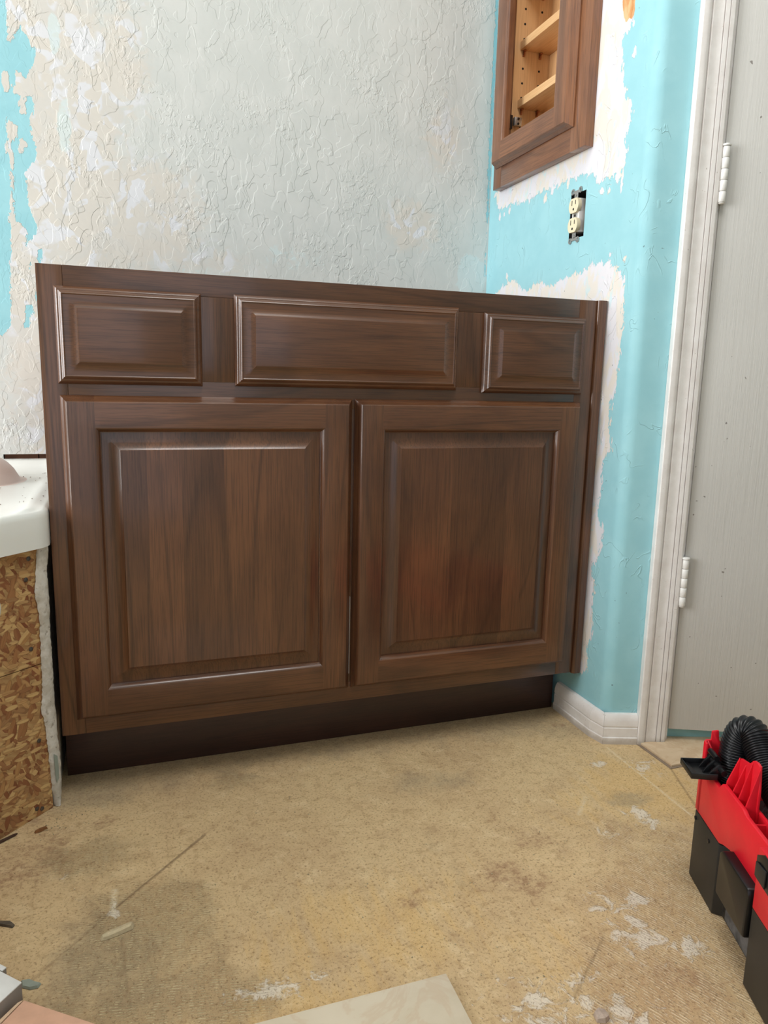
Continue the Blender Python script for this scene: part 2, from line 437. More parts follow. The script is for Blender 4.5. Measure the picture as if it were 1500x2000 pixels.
def add_box(bm, lo, hi, bev=0.0, seg=2, M=None):
    r = bmesh.ops.create_cube(bm, size=1.0)
    lo, hi = Vector(lo), Vector(hi); c = (lo + hi) / 2; s = hi - lo
    for v in r['verts']: v.co = Vector((v.co.x * s.x, v.co.y * s.y, v.co.z * s.z)) + c
    vs = r['verts']
    if bev > 0:
        es = list({e for v in vs for e in v.link_edges})
        rr = bmesh.ops.bevel(bm, geom=es, offset=bev, segments=seg, affect='EDGES', profile=0.5)
        vs = list({v for f in rr['faces'] for v in f.verts} | {v for v in vs if v.is_valid})
    if M is not None:
        for v in vs: v.co = M @ v.co
    return vs


def box(name, lo, hi, mat, parent=None, bev=0.0, M=None, tint=None, seed=None):
    bm = bmesh.new(); add_box(bm, lo, hi, bev, 2, M)
    return link(name, bm_mesh(name, bm, 35 if bev else None), mat, parent, tint, seed)


def prism(name, pts, axis_vec, mat, parent=None, bev=0.0, smooth=None):
    """polygon of 3D points extruded by axis_vec"""
    bm = bmesh.new(); a = [bm.verts.new(p) for p in pts]; f = bm.faces.new(a)
    r = bmesh.ops.extrude_face_region(bm, geom=[f])
    for v in [g for g in r['geom'] if isinstance(g, bmesh.types.BMVert)]: v.co += Vector(axis_vec)
    if bev: bmesh.ops.bevel(bm, geom=list(bm.edges), offset=bev, segments=2, affect='EDGES', profile=0.5)
    return link(name, bm_mesh(name, bm, 35 if bev else smooth), mat, parent)


def tube_mesh(name, path, rad, seg=12, cap=True, smooth=60):
    """path list of Vector; rad float or list"""
    n = len(path); vs, fs = [], []
    rads = rad if isinstance(rad, (list, tuple, np.ndarray)) else [rad] * n
    T = [(path[min(i + 1, n - 1)] - path[max(i - 1, 0)]).normalized() for i in range(n)]
    up = Vector((0, 0, 1)) if abs(T[0].z) < 0.9 else Vector((1, 0, 0))
    N = (up - T[0] * up.dot(T[0])).normalized()
    for i in range(n):
        N = (N - T[i] * N.dot(T[i])).normalized(); B = T[i].cross(N)
        for k in range(seg):
            a = 2 * math.pi * k / seg
            vs.append(path[i] + (N * math.cos(a) + B * math.sin(a)) * rads[i])
    for i in range(n - 1):
        for k in range(seg):
            k2 = (k + 1) % seg
            fs.append((i * seg + k, i * seg + k2, (i + 1) * seg + k2, (i + 1) * seg + k))
    if cap: fs.append(tuple(range(seg))[::-1]); fs.append(tuple((n - 1) * seg + k for k in range(seg)))
    return pydata(name, vs, fs, smooth)


def relief(name, xs, zs, h, pred, yback, mat, parent, tint=None, seed=None, smooth=22, axes=None):
    """carved piece: front height field h(x,z) (towards -Y) over the cells of a tensor grid that pred accepts, walls down to yback"""
    idx, vs, fs = {}, [], []
    def vid(i, j, back):
        k = (i, j, back)
        if k not in idx:
            idx[k] = len(vs); vs.append((xs[i], yback if back else -h(xs[i], zs[j]), zs[j]))
        return idx[k]
    nx, nz = len(xs) - 1, len(zs) - 1
    on = [[pred((xs[i] + xs[i + 1]) / 2, (zs[j] + zs[j + 1]) / 2) for j in range(nz)] for i in range(nx)]
    for i in range(nx):
        for j in range(nz):
            if not on[i][j]: continue
            a, b, c, d = vid(i, j, 0), vid(i + 1, j, 0), vid(i + 1, j + 1, 0), vid(i, j + 1, 0)
            ha, hb, hc, hd = (-vs[q][1] for q in (a, b, c, d))
            if abs(ha + hc - hb - hd) < 1e-7: fs.append((a, b, c, d))
            elif ha == hc or abs(hb - hd) > abs(ha - hc): 
                # crease runs along the diagonal whose ends differ the most
                fs += [(a, b, d), (b, c, d)] if abs(hb - hd) > abs(ha - hc) else [(a, b, c), (a, c, d)]
            else: fs += [(a, b, c), (a, c, d)]
            for di, dj, p, q in ((-1, 0, (i, j + 1), (i, j)), (1, 0, (i + 1, j), (i + 1, j + 1)), (0, -1, (i, j), (i + 1, j)), (0, 1, (i + 1, j + 1), (i, j + 1))):
                ii, jj = i + di, j + dj
                if 0 <= ii < nx and 0 <= jj < nz and on[ii][jj]: continue
                fs.append((vid(*q, 0), vid(*p, 0), vid(*p, 1), vid(*q, 1)))
    if axes: vs = [axes(*v) for v in vs]
    me = pydata(name, vs, fs, smooth)
    return link(name, me, mat, parent, tint, seed)


def interp(prof):
    ds, hs = [p[0] for p in prof], [p[1] for p in prof]
    return lambda d: float(np.interp(d, ds, hs))


# ------------------------------------------------------------------ 2-D fields for paint and stains
def sdf(P, poly):
    """signed distance, positive inside; P (N,2)"""
    P = np.asarray(P); n = len(poly); d = np.full(len(P), 1e9); ins = np.zeros(len(P), bool)
    for i in range(n):
        a, b = np.array(poly[i]), np.array(poly[(i + 1) % n]); e = b - a; v = P - a
        t = np.clip((v @ e) / (e @ e + 1e-12), 0, 1); dd = np.hypot(*(v - np.outer(t, e)).T); d = np.minimum(d, dd)
        c = ((a[1] > P[:, 1]) != (b[1] > P[:, 1])) & (P[:, 0] < (b[0] - a[0]) * (P[:, 1] - a[1]) / (b[1] - a[1] + 1e-15) + a[0])
        ins ^= c
    return np.where(ins, d, -d)


def blob(P, spots):
    """sum of soft round spots (x, y, rx, ry, strength)"""
    f = np.zeros(len(P))
    for x, y, rx, ry, s in spots: f = np.maximum(f, s * np.exp(-(((P[:, 0] - x) / rx) ** 2 + ((P[:, 1] - y) / ry) ** 2)))
    return f


def seg_mask(P, lines):
    f = np.zeros(len(P))
    for (a, b, wd, s) in lines:
        a, b = np.array(a), np.array(b); e = b - a; v = P - a
        t = np.clip((v @ e) / (e @ e), 0, 1); d = np.hypot(*(v - np.outer(t, e)).T)
        f = np.maximum(f, s * np.clip(1.4 - d / wd, 0, 1))
    return f


def set_attr(me, name, arr):
    a = me.attributes.new(name, 'FLOAT', 'POINT'); a.data.foreach_set('value', np.asarray(arr, dtype=np.float32))


# ------------------------------------------------------------------ floor
def lin(a, b, step): return list(np.linspace(a, b, max(2, int(round((b - a) / step)) + 1)))


gx = lin(-2.3, -0.2, 0.1)[:-1] + lin(-0.2, 1.2, 0.003)[:-1] + lin(1.2, 2.4, 0.1)
gy = lin(-2.7, -0.75, 0.1)[:-1] + lin(-0.75, 0.1, 0.003)[:-1] + lin(0.1, 0.6, 0.1)
FX, FY = np.meshgrid(gx, gy, indexing='ij'); FP = np.column_stack([FX.ravel(), FY.ravel()])
nx, ny = len(gx), len(gy)
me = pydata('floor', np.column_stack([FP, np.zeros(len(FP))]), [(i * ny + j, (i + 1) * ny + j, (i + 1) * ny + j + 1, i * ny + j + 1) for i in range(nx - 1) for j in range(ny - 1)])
set_attr(me, 'ridge_a', blob(FP, [(0.86, -0.52, 0.14, 0.16, 1.1), (0.72, -0.66, 0.14, 0.14, 1.0), (0.92, -0.42, 0.08, 0.08, 0.8), (0.55, -0.68, 0.1, 0.07, 0.8), (0.80, -0.40, .06, .06, .6)]))
set_attr(me, 'ridge_b', blob(FP, [(0.13, -0.36, 0.10, 0.12, 1.1), (0.05, -0.18, 0.09, 0.06, 0.9), (0.20, -0.50, 0.10, 0.08, 0.8), (0.28, -0.02, 0.07, 0.05, 0.7), (0.12, -0.46, 0.12, 0.1, .9)]))
set_attr(me, 'white', blob(FP, [(0.74, -0.56, 0.06, 0.07, 0.9), (0.56, -0.62, 0.10, 0.06, 0.8), (0.92, -0.34, 0.03, 0.045, 0.95), (0.26, -0.50, 0.09, 0.025, 0.85), (0.785, -0.60, 0.035, 0.025, 1.0), (0.78, -0.50, 0.03, 0.02, 1.0),
                                (0.73, -0.50, 0.05, 0.05, 0.7), (0.64, -0.66, 0.06, 0.05, 0.8), (1.03, -0.2, 0.05, 0.06, 0.7), (0.83, -0.36, 0.04, 0.03, 0.6), (0.08, -0.30, .012, .03, .9), (0.165, -0.27, .03, .02, .45), (0.02, -0.22, .04, .03, .45), (0.95, -0.17, .03, .02, .8)]))
set_attr(me, 'orange', blob(FP, [(0.98, -0.26, 0.14, 0.14, 1.0), (0.42, -0.44, 0.22, 0.12, 0.8), (0.85, -0.30, 0.15, 0.12, 0.6), (0.30, -0.55, 0.12, 0.08, 0.8), (0.60, -0.55, 0.12, 0.1, 0.6)]))
set_attr(me, 'grey', np.maximum(blob(FP, [(0.08, -0.40, 0.10, 0.12, 0.95), (0.05, 0.03, 0.12, 0.09, 1.1), (0.9, 0.05, 0.16, 0.1, 1.0), (0.97, -0.03, .1, .06, .9), (0.55, -0.36, 0.03, 0.12, 0.5), (0.93, -0.29, 0.05, 0.03, 0.9), (0.62, -0.13, 0.12, 0.05, 0.7)]), np.clip(1.1 - (0.08 - FP[:, 1]) / 0.14, 0, 0.95)))  # grey dust, with contact shade along the vanity base painted in
set_attr(me, 'brown', blob(FP, [(0.66, -0.43, 0.05, 0.03, 0.9), (0.63, -0.40, 0.06, 0.06, 0.7), (0.74, -0.63, 0.03, 0.02, 1.0), (-0.05, -0.15, 0.08, 0.08, 0.9), (0.06, -0.09, .03, .02, .9), (0.70, -0.33, 0.07, 0.04, 0.6), (0.965, -0.004, 0.02, 0.014, 0.9), (0.20, -0.15, 0.05, 0.03, 0.5), (0.47, -0.41, 0.03, 0.015, 0.7), (0.5, -0.4, .05, .03, .6)]))
set_attr(me, 'crack', seg_mask(FP, [((0.214, -0.1715), (0.082, -0.302), 0.0019, 0.75), ((0.082, -0.302), (-0.02, -0.41), 0.0018, 0.35), ((1.0767, -0.2216), (1.03, -0.34), 0.002, 0.5), ((0.69, -0.55), (0.60, -0.62), 0.002, 0.4), ((0.09, -0.36), (0.10, -0.48), 0.0016, 0.3)]))
set_attr(me, 'chalk', seg_mask(FP, [((1.007, -0.1181), (1.0025, -0.3594), 0.002, 0.8), ((0.86, -0.26), (0.82, -0.30), 0.004, 0.5), ((0.0805, -0.265), (0.0795, -0.31), 0.004, .7)]))
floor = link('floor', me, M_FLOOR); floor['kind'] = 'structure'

# laid floor tiles at the threshold, beside the door casing (pieces of the floor)
for k, (x0, x1, y0, y1) in enumerate(((1.0795, 1.384, -0.2205, 0.0835), (1.387, 1.69, -0.2205, 0.0835), (1.0795, 1.384, 0.0865, 0.39), (1.387, 1.69, 0.0865, 0.39))):
    box('tile', (x0, y0, 0.0002), (x1, y1, 0.0055), M_FTILE, floor, 0.0012)
box('grout_edge', (1.0735, -0.2255, 0.0), (1.70, 0.39, 0.0012), M_GROUT, floor)

# ------------------------------------------------------------------ walls
XW, YW = 1.0145, 0.524


def grid_wall(name, us, zs, pos, mat, holes, fields, flip=False):
    """wall skin over (u, z); pos(u) -> (x, y); holes list of (u0,u1,z0,z1) at grid lines"""
    nu, nz = len(us), len(zs); vs = [(*pos(u), z) for u in us for z in zs]; fs = []
    for i in range(nu - 1):
        for j in range(nz - 1):
            uc, zc = (us[i] + us[i + 1]) / 2, (zs[j] + zs[j + 1]) / 2
            if any(h[0] < uc < h[1] and h[2] < zc < h[3] for h in holes): continue
            q = (i * nz + j, (i + 1) * nz + j, (i + 1) * nz + j + 1, i * nz + j + 1); fs.append(q[::-1] if flip else q)
    me = bpy.data.meshes.new(name); me.from_pydata(vs, [], fs)
    me.polygons.foreach_set('use_smooth', [True] * len(me.polygons))
    UZ = np.array([(u, z) for u in us for z in zs])
    for k, fn in fields.items(): set_attr(me, k, fn(UZ))
    o = link(name, me, mat); o['kind'] = 'structure'
    return o


def with_lines(a, extra): return sorted(set(round(float(v), 5) for v in list(a) + list(extra)))


T = [[(-0.285, 1.4497), (-0.0751, 1.4609), (-0.079, 1.3696), (-0.0718, 1.3651), (-0.053, 1.4), (-0.041, 1.3832), (-0.0344, 1.3672), (-0.0252, 1.362), (-0.0307, 1.3327), (-0.0473, 1.3063), (-0.0656, 1.3151), (-0.0728, 1.2721), (-0.0448, 1.2682), (-0.0359, 1.2743), (-0.0356, 1.2452), (-0.0444, 1.2246), (-0.0419, 1.2004), (-0.0342, 1.1668), (-0.0371, 1.1496), (-0.0559, 1.1246), (-0.0568, 1.0593), (-0.0404, 1.0201), (-0.0433, 1.0044), (-0.0644, 0.977), (-0.0659, 1.0179), (-0.0828, 1.0265), (-0.0887, 1.0563), (-0.0929, 1.0509), (-0.1038, 0.8075), (-0.1264, 0.7906), (-0.27, 0.7882)],
     [(-0.0735, 0.8534), (-0.0615, 0.8561), (-0.0614, 0.8392), (-0.0679, 0.8304), (-0.068, 0.8112), (-0.0791, 0.8085), (-0.0748, 0.8321)],
     [(-0.0565, 0.8733), (-0.0497, 0.8885), (-0.0488, 0.8685), (-0.0551, 0.8628)], [(-0.0471, 0.9701), (-0.0352, 0.971), (-0.0388, 0.9427), (-0.0447, 0.9422)], [(-0.0636, 0.9409), (-0.0565, 0.9445), (-0.0575, 0.9257), (-0.062, 0.9337)]]
TH = [[(-0.0908, 1.3123), (-0.0767, 1.3163), (-0.0757, 1.2717), (-0.0889, 1.2689)], [(-0.0858, 1.229), (-0.0772, 1.2156), (-0.066, 1.2121), (-0.0694, 1.1873), (-0.0812, 1.181), (-0.0865, 1.1559), (-0.0922, 1.1552)],
      [(-0.0626, 1.2706), (-0.0474, 1.2717), (-0.0515, 1.2334), (-0.0629, 1.2339)], [(-0.0655, 1.1897), (-0.0489, 1.1799), (-0.0597, 1.1589), (-0.0671, 1.162)], [(-0.084, 1.166), (-0.0788, 1.1567), (-0.0842, 1.0365), (-0.0913, 1.046)]]


def back_paint(P):
    f = np.full(len(P), -1e9)
    for p in T: f = np.maximum(f, sdf(P, p))
    for p in TH: f = np.minimum(f, -sdf(P, p))
    strip = 0.0035 - np.abs(P[:, 0] - (XW - 0.006)) - 0.004 * (0.5 + 0.5 * np.sin(P[:, 1] * 31)) * (P[:, 1] < 1.18)
    f = np.maximum(f, np.where(P[:, 1] > 0.98, strip * 1.2, -1))
    return np.clip(f / 0.010, -2, 2)


def back_mud(P):
    f = blob(P, [(0.00, 1.15, 0.13, 0.5, 1.25), (0.0, 0.8, 0.12, 0.35, 1.3), (0.16, 1.06, 0.14, 0.12, 1.25), (0.14, 1.36, 0.06, 0.14, 0.9), (0.80, 1.09, 0.07, 0.06, 1.15), (0.88, 1.30, 0.06, 0.10, 0.7), (0.30, 0.97, 0.16, 0.05, 0.6), (0.07, 1.3, .09, .12, 1.1)])
    return np.clip(f * 2 - 1.0, -1.5, 1.5)


def back_pale(P): return np.clip(blob(P, [(0.97, 0.98, 0.045, 0.06, 1.2), (0.02, 1.22, 0.02, 0.08, 0.8), (0.01, 1.4, .015, .06, .8), (0.30, 0.95, 0.1, 0.04, 0.5), (0.5, 0.99, .2, .06, .5)]) * 2 - 1, -1, 1)


us = with_lines(lin(-0.34, XW, 0.006), [-0.1357, -0.004, -0.6, -1.0, -1.3, -1.8, -2.2, -0.35]); zs = with_lines(lin(0.0, 0.5, 0.05) + lin(0.5, 1.7, 0.006) + lin(1.7, 2.5, 0.1), [0.5275, 0.5375])
wb = grid_wall('wall_back', us, zs, lambda u: (u, YW), M_BACK, [(-0.1357, -0.004, 0.5275, 0.5375)], {'paint': back_paint, 'mud': back_mud, 'pale': back_pale})
# the studs and ledger that show through the slot under the torn drywall
box('wall_stud', (-0.135, YW + 0.012, 0.50), (-0.068, YW + 0.03, 0.56), M_EDGE, wb)
box('wall_stud', (-0.066, YW + 0.013, 0.50), (-0.016, YW + 0.03, 0.56), M_EDGE, wb)
box('slot_backing', (-0.17, YW + 0.03, 0.48), (0.03, YW + 0.035, 0.58), M_SLOT, wb)

# right wall: flat, bullnose, then the door wall turned by 18 degrees
A18 = math.radians(-18.0); DW = Vector((math.cos(A18), math.sin(A18), 0)); NW = Vector((math.sin(A18), -math.cos(A18), 0))   # along the door wall, out of it
CORN = Vector((XW, -0.0918, 0)); RB = 0.026; TL = RB * math.tan(math.radians(36)); ARC = RB * math.radians(72)


def rpos(u):
    """u: 0 at the back corner, growing towards the camera, round the bullnose and along the door wall"""
    s0 = YW - (CORN.y + TL)
    if u <= s0: return (XW, YW - u)
    if u <= s0 + ARC:
        a = (u - s0) / RB; c = Vector((XW + RB, CORN.y + TL, 0)); return (c.x - RB * math.cos(a), c.y - RB * math.sin(a))
    p = CORN + DW * (TL + (u - s0 - ARC)); return (p.x, p.y)


S0 = YW - (CORN.y + TL)
W1 = [(0.0929, 1.482), (-0.0104, 1.4355), (-0.0121, 1.3553), (0.0056, 1.3564), (0.0155, 1.3404), (0.0061, 1.3135), (0.0096, 1.2816), (-0.0118, 1.2552), (-0.0093, 1.2404), (-0.0348, 1.2131), (-0.03, 1.1938), (-0.018, 1.1718), (-0.0268, 1.1385), (-0.0179, 1.114), (-0.0194, 1.0903), (0.0204, 1.1096), (0.0554, 1.1017), (0.079, 1.1281), (0.1292, 1.1332), (0.167, 1.137), (0.2057, 1.1335), (0.2684, 1.1369), (0.3118, 1.1309), (0.3828, 1.1344), (0.4465, 1.1403), (0.4753, 1.1364), (0.4961, 1.1793), (0.4793, 1.1997), (0.1006, 1.1909)]
W2 = [(0.4976, 0.9294), (0.4265, 0.9545), (0.3759, 0.9608), (0.326, 0.9273), (0.2571, 0.9449), (0.2121, 0.9267), (0.1629, 0.9404), (0.1059, 0.9419), (0.0539, 0.9532), (0.0033, 0.9483), (-0.0386, 0.9278), (-0.0528, 0.9122), (-0.0508, 0.88), (-0.0538, 0.833), (-0.0533, 0.7762), (-0.0478, 0.7087), (-0.0365, 0.6839), (-0.0359, 0.6372), (-0.0531, 0.5906), (-0.0263, 0.5819), (-0.0227, 0.5156), (-0.0203, 0.4524), (-0.042, 0.4293), (-0.0369, 0.3604), (-0.0139, 0.3482), (-0.0265, 0.3037), (-0.0266, 0.26), (-0.0349, 0.2074), (-0.0187, 0.1771), (-0.0219, 0.1217), (-0.008, 0.1138), (0.0631, 0.1022), (0.0612, 0.8706)]
W2 = W2[:-1] + [(0.3, 0.8), (0.51, 0.86)]
WS = [(-0.0264, 1.3117, .006, .012, 1), (0.0064, 1.2805, .008, .014, 1), (-0.0233, 1.2228, .007, .014, 1), (0.4681, 1.1194, .008, .012, 1), (0.4447, 1.1233, .006, .008, 1), (0.4192, 1.1254, .006, .010, 1), (0.2556, 1.1191, .01, .014, 1), (0.2258, 1.1318, .008, .012, 1), (0.166, 1.1287, .006, .012, 1), (0.0207, 1.0865, .005, .01, 1), (-0.0189, 1.0823, .005, .01, 1), (0.0456, 1.0901, .01, .01, 1), (-0.0434, 0.9503, .006, .008, 1), (0.4154, 0.9726, .006, .01, .9), (0.0, .965, .008, .008, .9)]
TORN = [(0.0245, 1.4342), (-0.0172, 1.4159), (-0.0172, 1.3826), (-0.0147, 1.3686), (-0.0007, 1.376), (0.0072, 1.369), (0.0183, 1.3975)]


def side_mud(UZ):
    P = np.column_stack([YW - UZ[:, 0], UZ[:, 1]])
    f = np.maximum(sdf(P, W1), sdf(P, W2)) / 0.012
    f = np.maximum(f, blob(P, WS) * 2.4 - 1.2)
    f = np.where((UZ[:, 0] > S0 + ARC * 0.3), -2.0, f)
    return np.clip(f, -2, 2)


def side_torn(UZ): return np.clip(sdf(np.column_stack([YW - UZ[:, 0], UZ[:, 1]]), TORN) / 0.006, -2, 2)


HC = (YW - 0.440, YW - 0.1150, 1.215, 1.96); HO = (YW - 0.1512, YW - 0.0975, 1.0143, 1.1035)
us = with_lines(lin(0, S0, 0.007) + lin(S0, S0 + ARC, ARC / 10) + lin(S0 + ARC, S0 + ARC + 0.10, 0.01), [HC[0], HC[1], HO[0], HO[1]])
zs = with_lines(lin(0.0, 1.7, 0.007) + lin(1.7, 2.5, 0.1), [HC[2], HC[3], HO[2], HO[3]])
wr = grid_wall('wall_right', us, zs, rpos, M_SIDE, [HC, HO], {'mud': side_mud, 'torn': side_torn})

# other walls and ceiling that close the room (out of the frame)
def quad_wall(name, lo, hi, mat=M_TEAL):
    o = box(name, lo, hi, mat); o['kind'] = 'structure'; return o


WY0, WY1, WZ0, WZ1 = -0.88, 0.44, 0.60, 2.12
bm = bmesh.new()
for lo, hi in (((-2.32, -2.7, 0), (-2.2, WY0, 2.5)), ((-2.32, WY1, 0), (-2.2, 0.66, 2.5)), ((-2.32, WY0, 0), (-2.2, WY1, WZ0)), ((-2.32, WY0, WZ1), (-2.2, WY1, 2.5))): add_box(bm, lo, hi)
o = link('wall_left', bm_mesh('wall_left', bm), M_ROOM); o['kind'] = 'structure'
wn = thing('window_1', (-2.2, 0, 1.5), kind='structure')
for lo, hi in (((-2.23, WY0 + 0.001, WZ0 + .001), (-2.19, WY0 + 0.04, WZ1 - .001)), ((-2.23, WY1 - 0.04, WZ0 + .001), (-2.19, WY1 - .001, WZ1 - .001)), ((-2.23, WY0 + .04, WZ0 + .001), (-2.19, WY1 - .04, WZ0 + 0.04)), ((-2.23, WY0 + .04, WZ1 - 0.04), (-2.19, WY1 - .04, WZ1 - .001))): box('window_frame', lo, hi, M_TRIM, wn)
bm = bmesh.new()
for lo, hi in (((-2.32, -2.82, 0), (-1.0, -2.7, 2.5)), ((0.4, -2.82, 0), (2.4, -2.7, 2.5)), ((-1.0, -2.82, 2.35), (0.4, -2.7, 2.5))): add_box(bm, lo, hi)
o = link('wall_front', bm_mesh('wall_front', bm), M_ROOM); o['kind'] = 'structure'
quad_wall('wall_far_right', (2.3, -2.7, 0), (2.4, 0.66, 2.5), M_ROOM)
quad_wall('ceiling', (-2.32, -2.82, 2.5), (2.4, 0.66, 2.6), M_CEIL)


# frame for things on the door wall: s along it, d out of it
def dw(s, d, z): p = CORN + DW * s + NW * d; return Vector((p.x, p.y, z))


# wall behind the door
prism('wall_closet', [dw(0.1150, -0.0125, 0), dw(1.28, -0.0125, 0), dw(1.28, -0.10, 0), dw(0.1150, -0.10, 0)], (0, 0, 2.5), M_TEAL)['kind'] = 'structure'

# ------------------------------------------------------------------ baseboard and casing
BP = [(0.0, 0.0), (0.0145, 0.0), (0.0145, 0.0135), (0.0125, 0.0150), (0.0125, 0.0335), (0.0112, 0.0350), (0.0112, 0.0365), (0.0125, 0.0380), (0.0120, 0.0480), (0.0095, 0.0560), (0.0060, 0.0610), (0.0, 0.0625)]


def sweep_plan(name, path, prof, mat, parent=None, seam=True):
    """path: list of (point on wall, offset direction); prof: (d, z)"""
    vs, fs = [], []; n = len(prof)
    for p, dvec in path:
        for d, z in prof: vs.append((p[0] + dvec[0] * d, p[1] + dvec[1] * d, z))
    for i in range(len(path) - 1):
        for k in range(n - 1):
            fs.append((i * n + k, (i + 1) * n + k, (i + 1) * n + k + 1, i * n + k + 1))
    fs.append(tuple(range(n))); fs.append(tuple((len(path) - 1) * n + k for k in range(n))[::-1])
    me = pydata(name, vs, fs, 30)
    bm = bmesh.new(); bm.from_mesh(me); bmesh.ops.recalc_face_normals(bm, faces=bm.faces); bm.to_mesh(me); bm.free()
    return link(name, me, mat, parent)


bb = thing('baseboard_right', (XW, -0.06, 0), kind='structure')
# mitred in three pieces round the corner
e1 = (-0.0155 / 0.0145, -0.0005)
m1 = (-1.06, -0.30); m2 = (-0.62, -0.92)
b1, b2 = (XW - 0.0005, -0.062), (XW + 0.0005, -0.0915)
sweep_plan('baseboard_piece', [((XW - 0.0005, 0.0705), (-1, 0)), (b1, (-1.02, -0.12))], BP, M_TRIM, bb)
sweep_plan('baseboard_piece', [((b1[0], b1[1] - 0.0004), (-1.02, -0.12)), (b2, (-0.58, -0.86))], BP, M_TRIM, bb)
pe = dw(0.0660, 0.0005, 0)
sweep_plan('baseboard_piece', [((b2[0] + 0.0004, b2[1]), (-0.58, -0.86)), ((pe.x, pe.y), (NW.x, NW.y))], BP, M_TRIM, bb)

# door casing: profile (s, d) extruded upwards
CS0 = 0.0665
cp = [(0, 0.0005), (0, 0.0140), (0.0015, 0.0162), (0.0085, 0.0168), (0.0118, 0.0160), (0.0150, 0.0145), (0.0166, 0.0118), (0.0171, 0.0094), (0.0180, 0.0120), (0.0195, 0.0130), (0.0260, 0.0118), (0.0330, 0.0112), (0.0378, 0.0120), (0.0384, 0.0088), (0.0396, 0.0088), (0.0402, 0.0124), (0.0471, 0.0126), (0.0477, 0.0092), (0.0489, 0.0092), (0.0495, 0.0128), (0.0560, 0.0122), (0.0595, 0.0095), (0.0600, 0.0080), (0.0600, 0.0005)]
tr = prism('trim_1', [dw(CS0 + s, d, 0.0) for s, d in cp], (0, 0, 2.1), M_TRIM, smooth=25); tr['kind'] = 'structure'
# jamb behind the casing
box_j = prism('trim_2', [dw(CS0 + 0.052, 0.0003, 0), dw(CS0 + 0.0662, 0.0003, 0), dw(CS0 + 0.0662, -0.0120, 0), dw(CS0 + 0.052, -0.0120, 0)], (0, 0, 2.1), M_TRIM); box_j['kind'] = 'structure'

# ------------------------------------------------------------------ door
HP = dw(CS0 + 0.0655, 0.0, 0); AD = math.radians(-24.0)
DD, ND = Vector((math.cos(AD), math.sin(AD), 0)), Vector((math.sin(AD), -math.cos(AD), 0))
def dd(s, d, z): return HP + DD * s + ND * d + Vector((0, 0, z))
door = thing('door_1', dd(0.0, 0, 0), kind='structure')
prism('door_slab', [dd(0.001, 0.0035, 0.030), dd(0.76, 0.0035, 0.030), dd(0.76, -0.0095, 0.030), dd(0.001, -0.0095, 0.030)], (0, 0, 2.0), M_DOOR, door, bev=0.0015)
for zc in (0.340, 1.088):
    hg = thing('hinge', (0, 0, 0), parent=door)
    c = dw(CS0 + 0.0655, 0.0105, 0); hh = 0.094; z0 = zc - hh / 2
    for k in range(5):
        a, b = z0 + hh * k / 5, z0 + hh * (k + 1) / 5 - 0.0009
        r = 0.0062
        zz = [a, a + 0.0006, b - 0.0006, b]
        link('knuckle', tube_mesh('knuckle', [Vector((c.x, c.y, q)) for q in zz], [r * 0.92, r, r, r * 0.92], 18), M_HINGE, hg)
    link('hinge_pin', tube_mesh('hinge_pin', [Vector((c.x, c.y, q)) for q in (z0 + hh, z0 + hh + 0.0012, z0 + hh + 0.0032, z0 + hh + 0.004)], [0.0072, 0.0076, 0.0070, 0.003], 18), M_HINGE, hg)
    link('hinge_pin', tube_mesh('hinge_pin', [Vector((c.x, c.y, q)) for q in (z0 - 0.003, z0 - 0.0022, z0 - 0.0005)], [0.003, 0.0052, 0.0055], 18), M_HINGE, hg)
    prism('hinge_leaf', [dw(CS0 + 0.0605, 0.0105, z0), dw(CS0 + 0.0650, 0.0120, z0), dw(CS0 + 0.0650, 0.0060, z0), dw(CS0 + 0.0605, 0.0060, z0)], (0, 0, hh), M_HINGE, hg)

# ------------------------------------------------------------------ vanity cabinet
ZF, ZT, WV = 0.1145, 0.8764, 0.9910
van = thing('vanity_cabinet', (0.4955, 0.25, 0), 'dark brown stained wood vanity base cabinet with two raised panel doors standing against the wall', 'cabinet')
fr = 0.0008
def member(nm, x0, x1, z0, z1, mat, tint): return box(nm, (x0, 0.0, z0), (x1, 0.019, z1), mat, van, 0.0006, tint=tint)
member('face_frame_stile', 0.0, 0.0368, ZF, ZT, M_WV, 0.92); member('face_frame_stile', 0.9532, WV, ZF, ZT, M_WV, 0.98)
member('face_frame_rail', 0.0370, 0.9530, 0.8415, ZT, M_WX, 0.82); member('face_frame_rail', 0.0370, 0.9530, 0.6645, 0.7060, M_WX, 0.84)
member('face_frame_rail', 0.0370, 0.9530, ZF, 0.1525, M_WX, 0.95)
member('face_frame_mullion', 0.2290, 0.3060, 0.7062, 0.8413, M_WV, 0.92); member('face_frame_mullion', 0.6840, 0.7620, 0.7062, 0.8413, M_WV, 0.95)
member('face_frame_mullion', 0.4860, 0.5110, 0.1527, 0.6643, M_WV, 0.7)  # added and darkened so the gap between the doors reads as shade
box('cabinet_side', (0.0, 0.0195, ZF), (0.0125, 0.520, ZT - 0.001), M_WV, van, tint=0.8); box('cabinet_side', (0.9785, 0.0195, ZF), (WV, 0.520, ZT - 0.001), M_WV, van, tint=0.8)
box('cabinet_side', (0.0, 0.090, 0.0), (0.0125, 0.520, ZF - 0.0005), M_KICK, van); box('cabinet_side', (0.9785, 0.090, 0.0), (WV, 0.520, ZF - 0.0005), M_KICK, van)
box('cabinet_floor', (0.0127, 0.0195, ZF), (0.9783, 0.519, ZF + 0.012), M_MY, van); box('cabinet_back', (0.0127, 0.5135, ZF + 0.0125), (0.9783, 0.5195, ZT - 0.002), M_MZ, van)
box('toe_kick', (-0.0025, 0.0764, 0.0005), (WV + 0.0085, 0.0890, ZF - 0.0006), M_KICK, van, 0.0004)
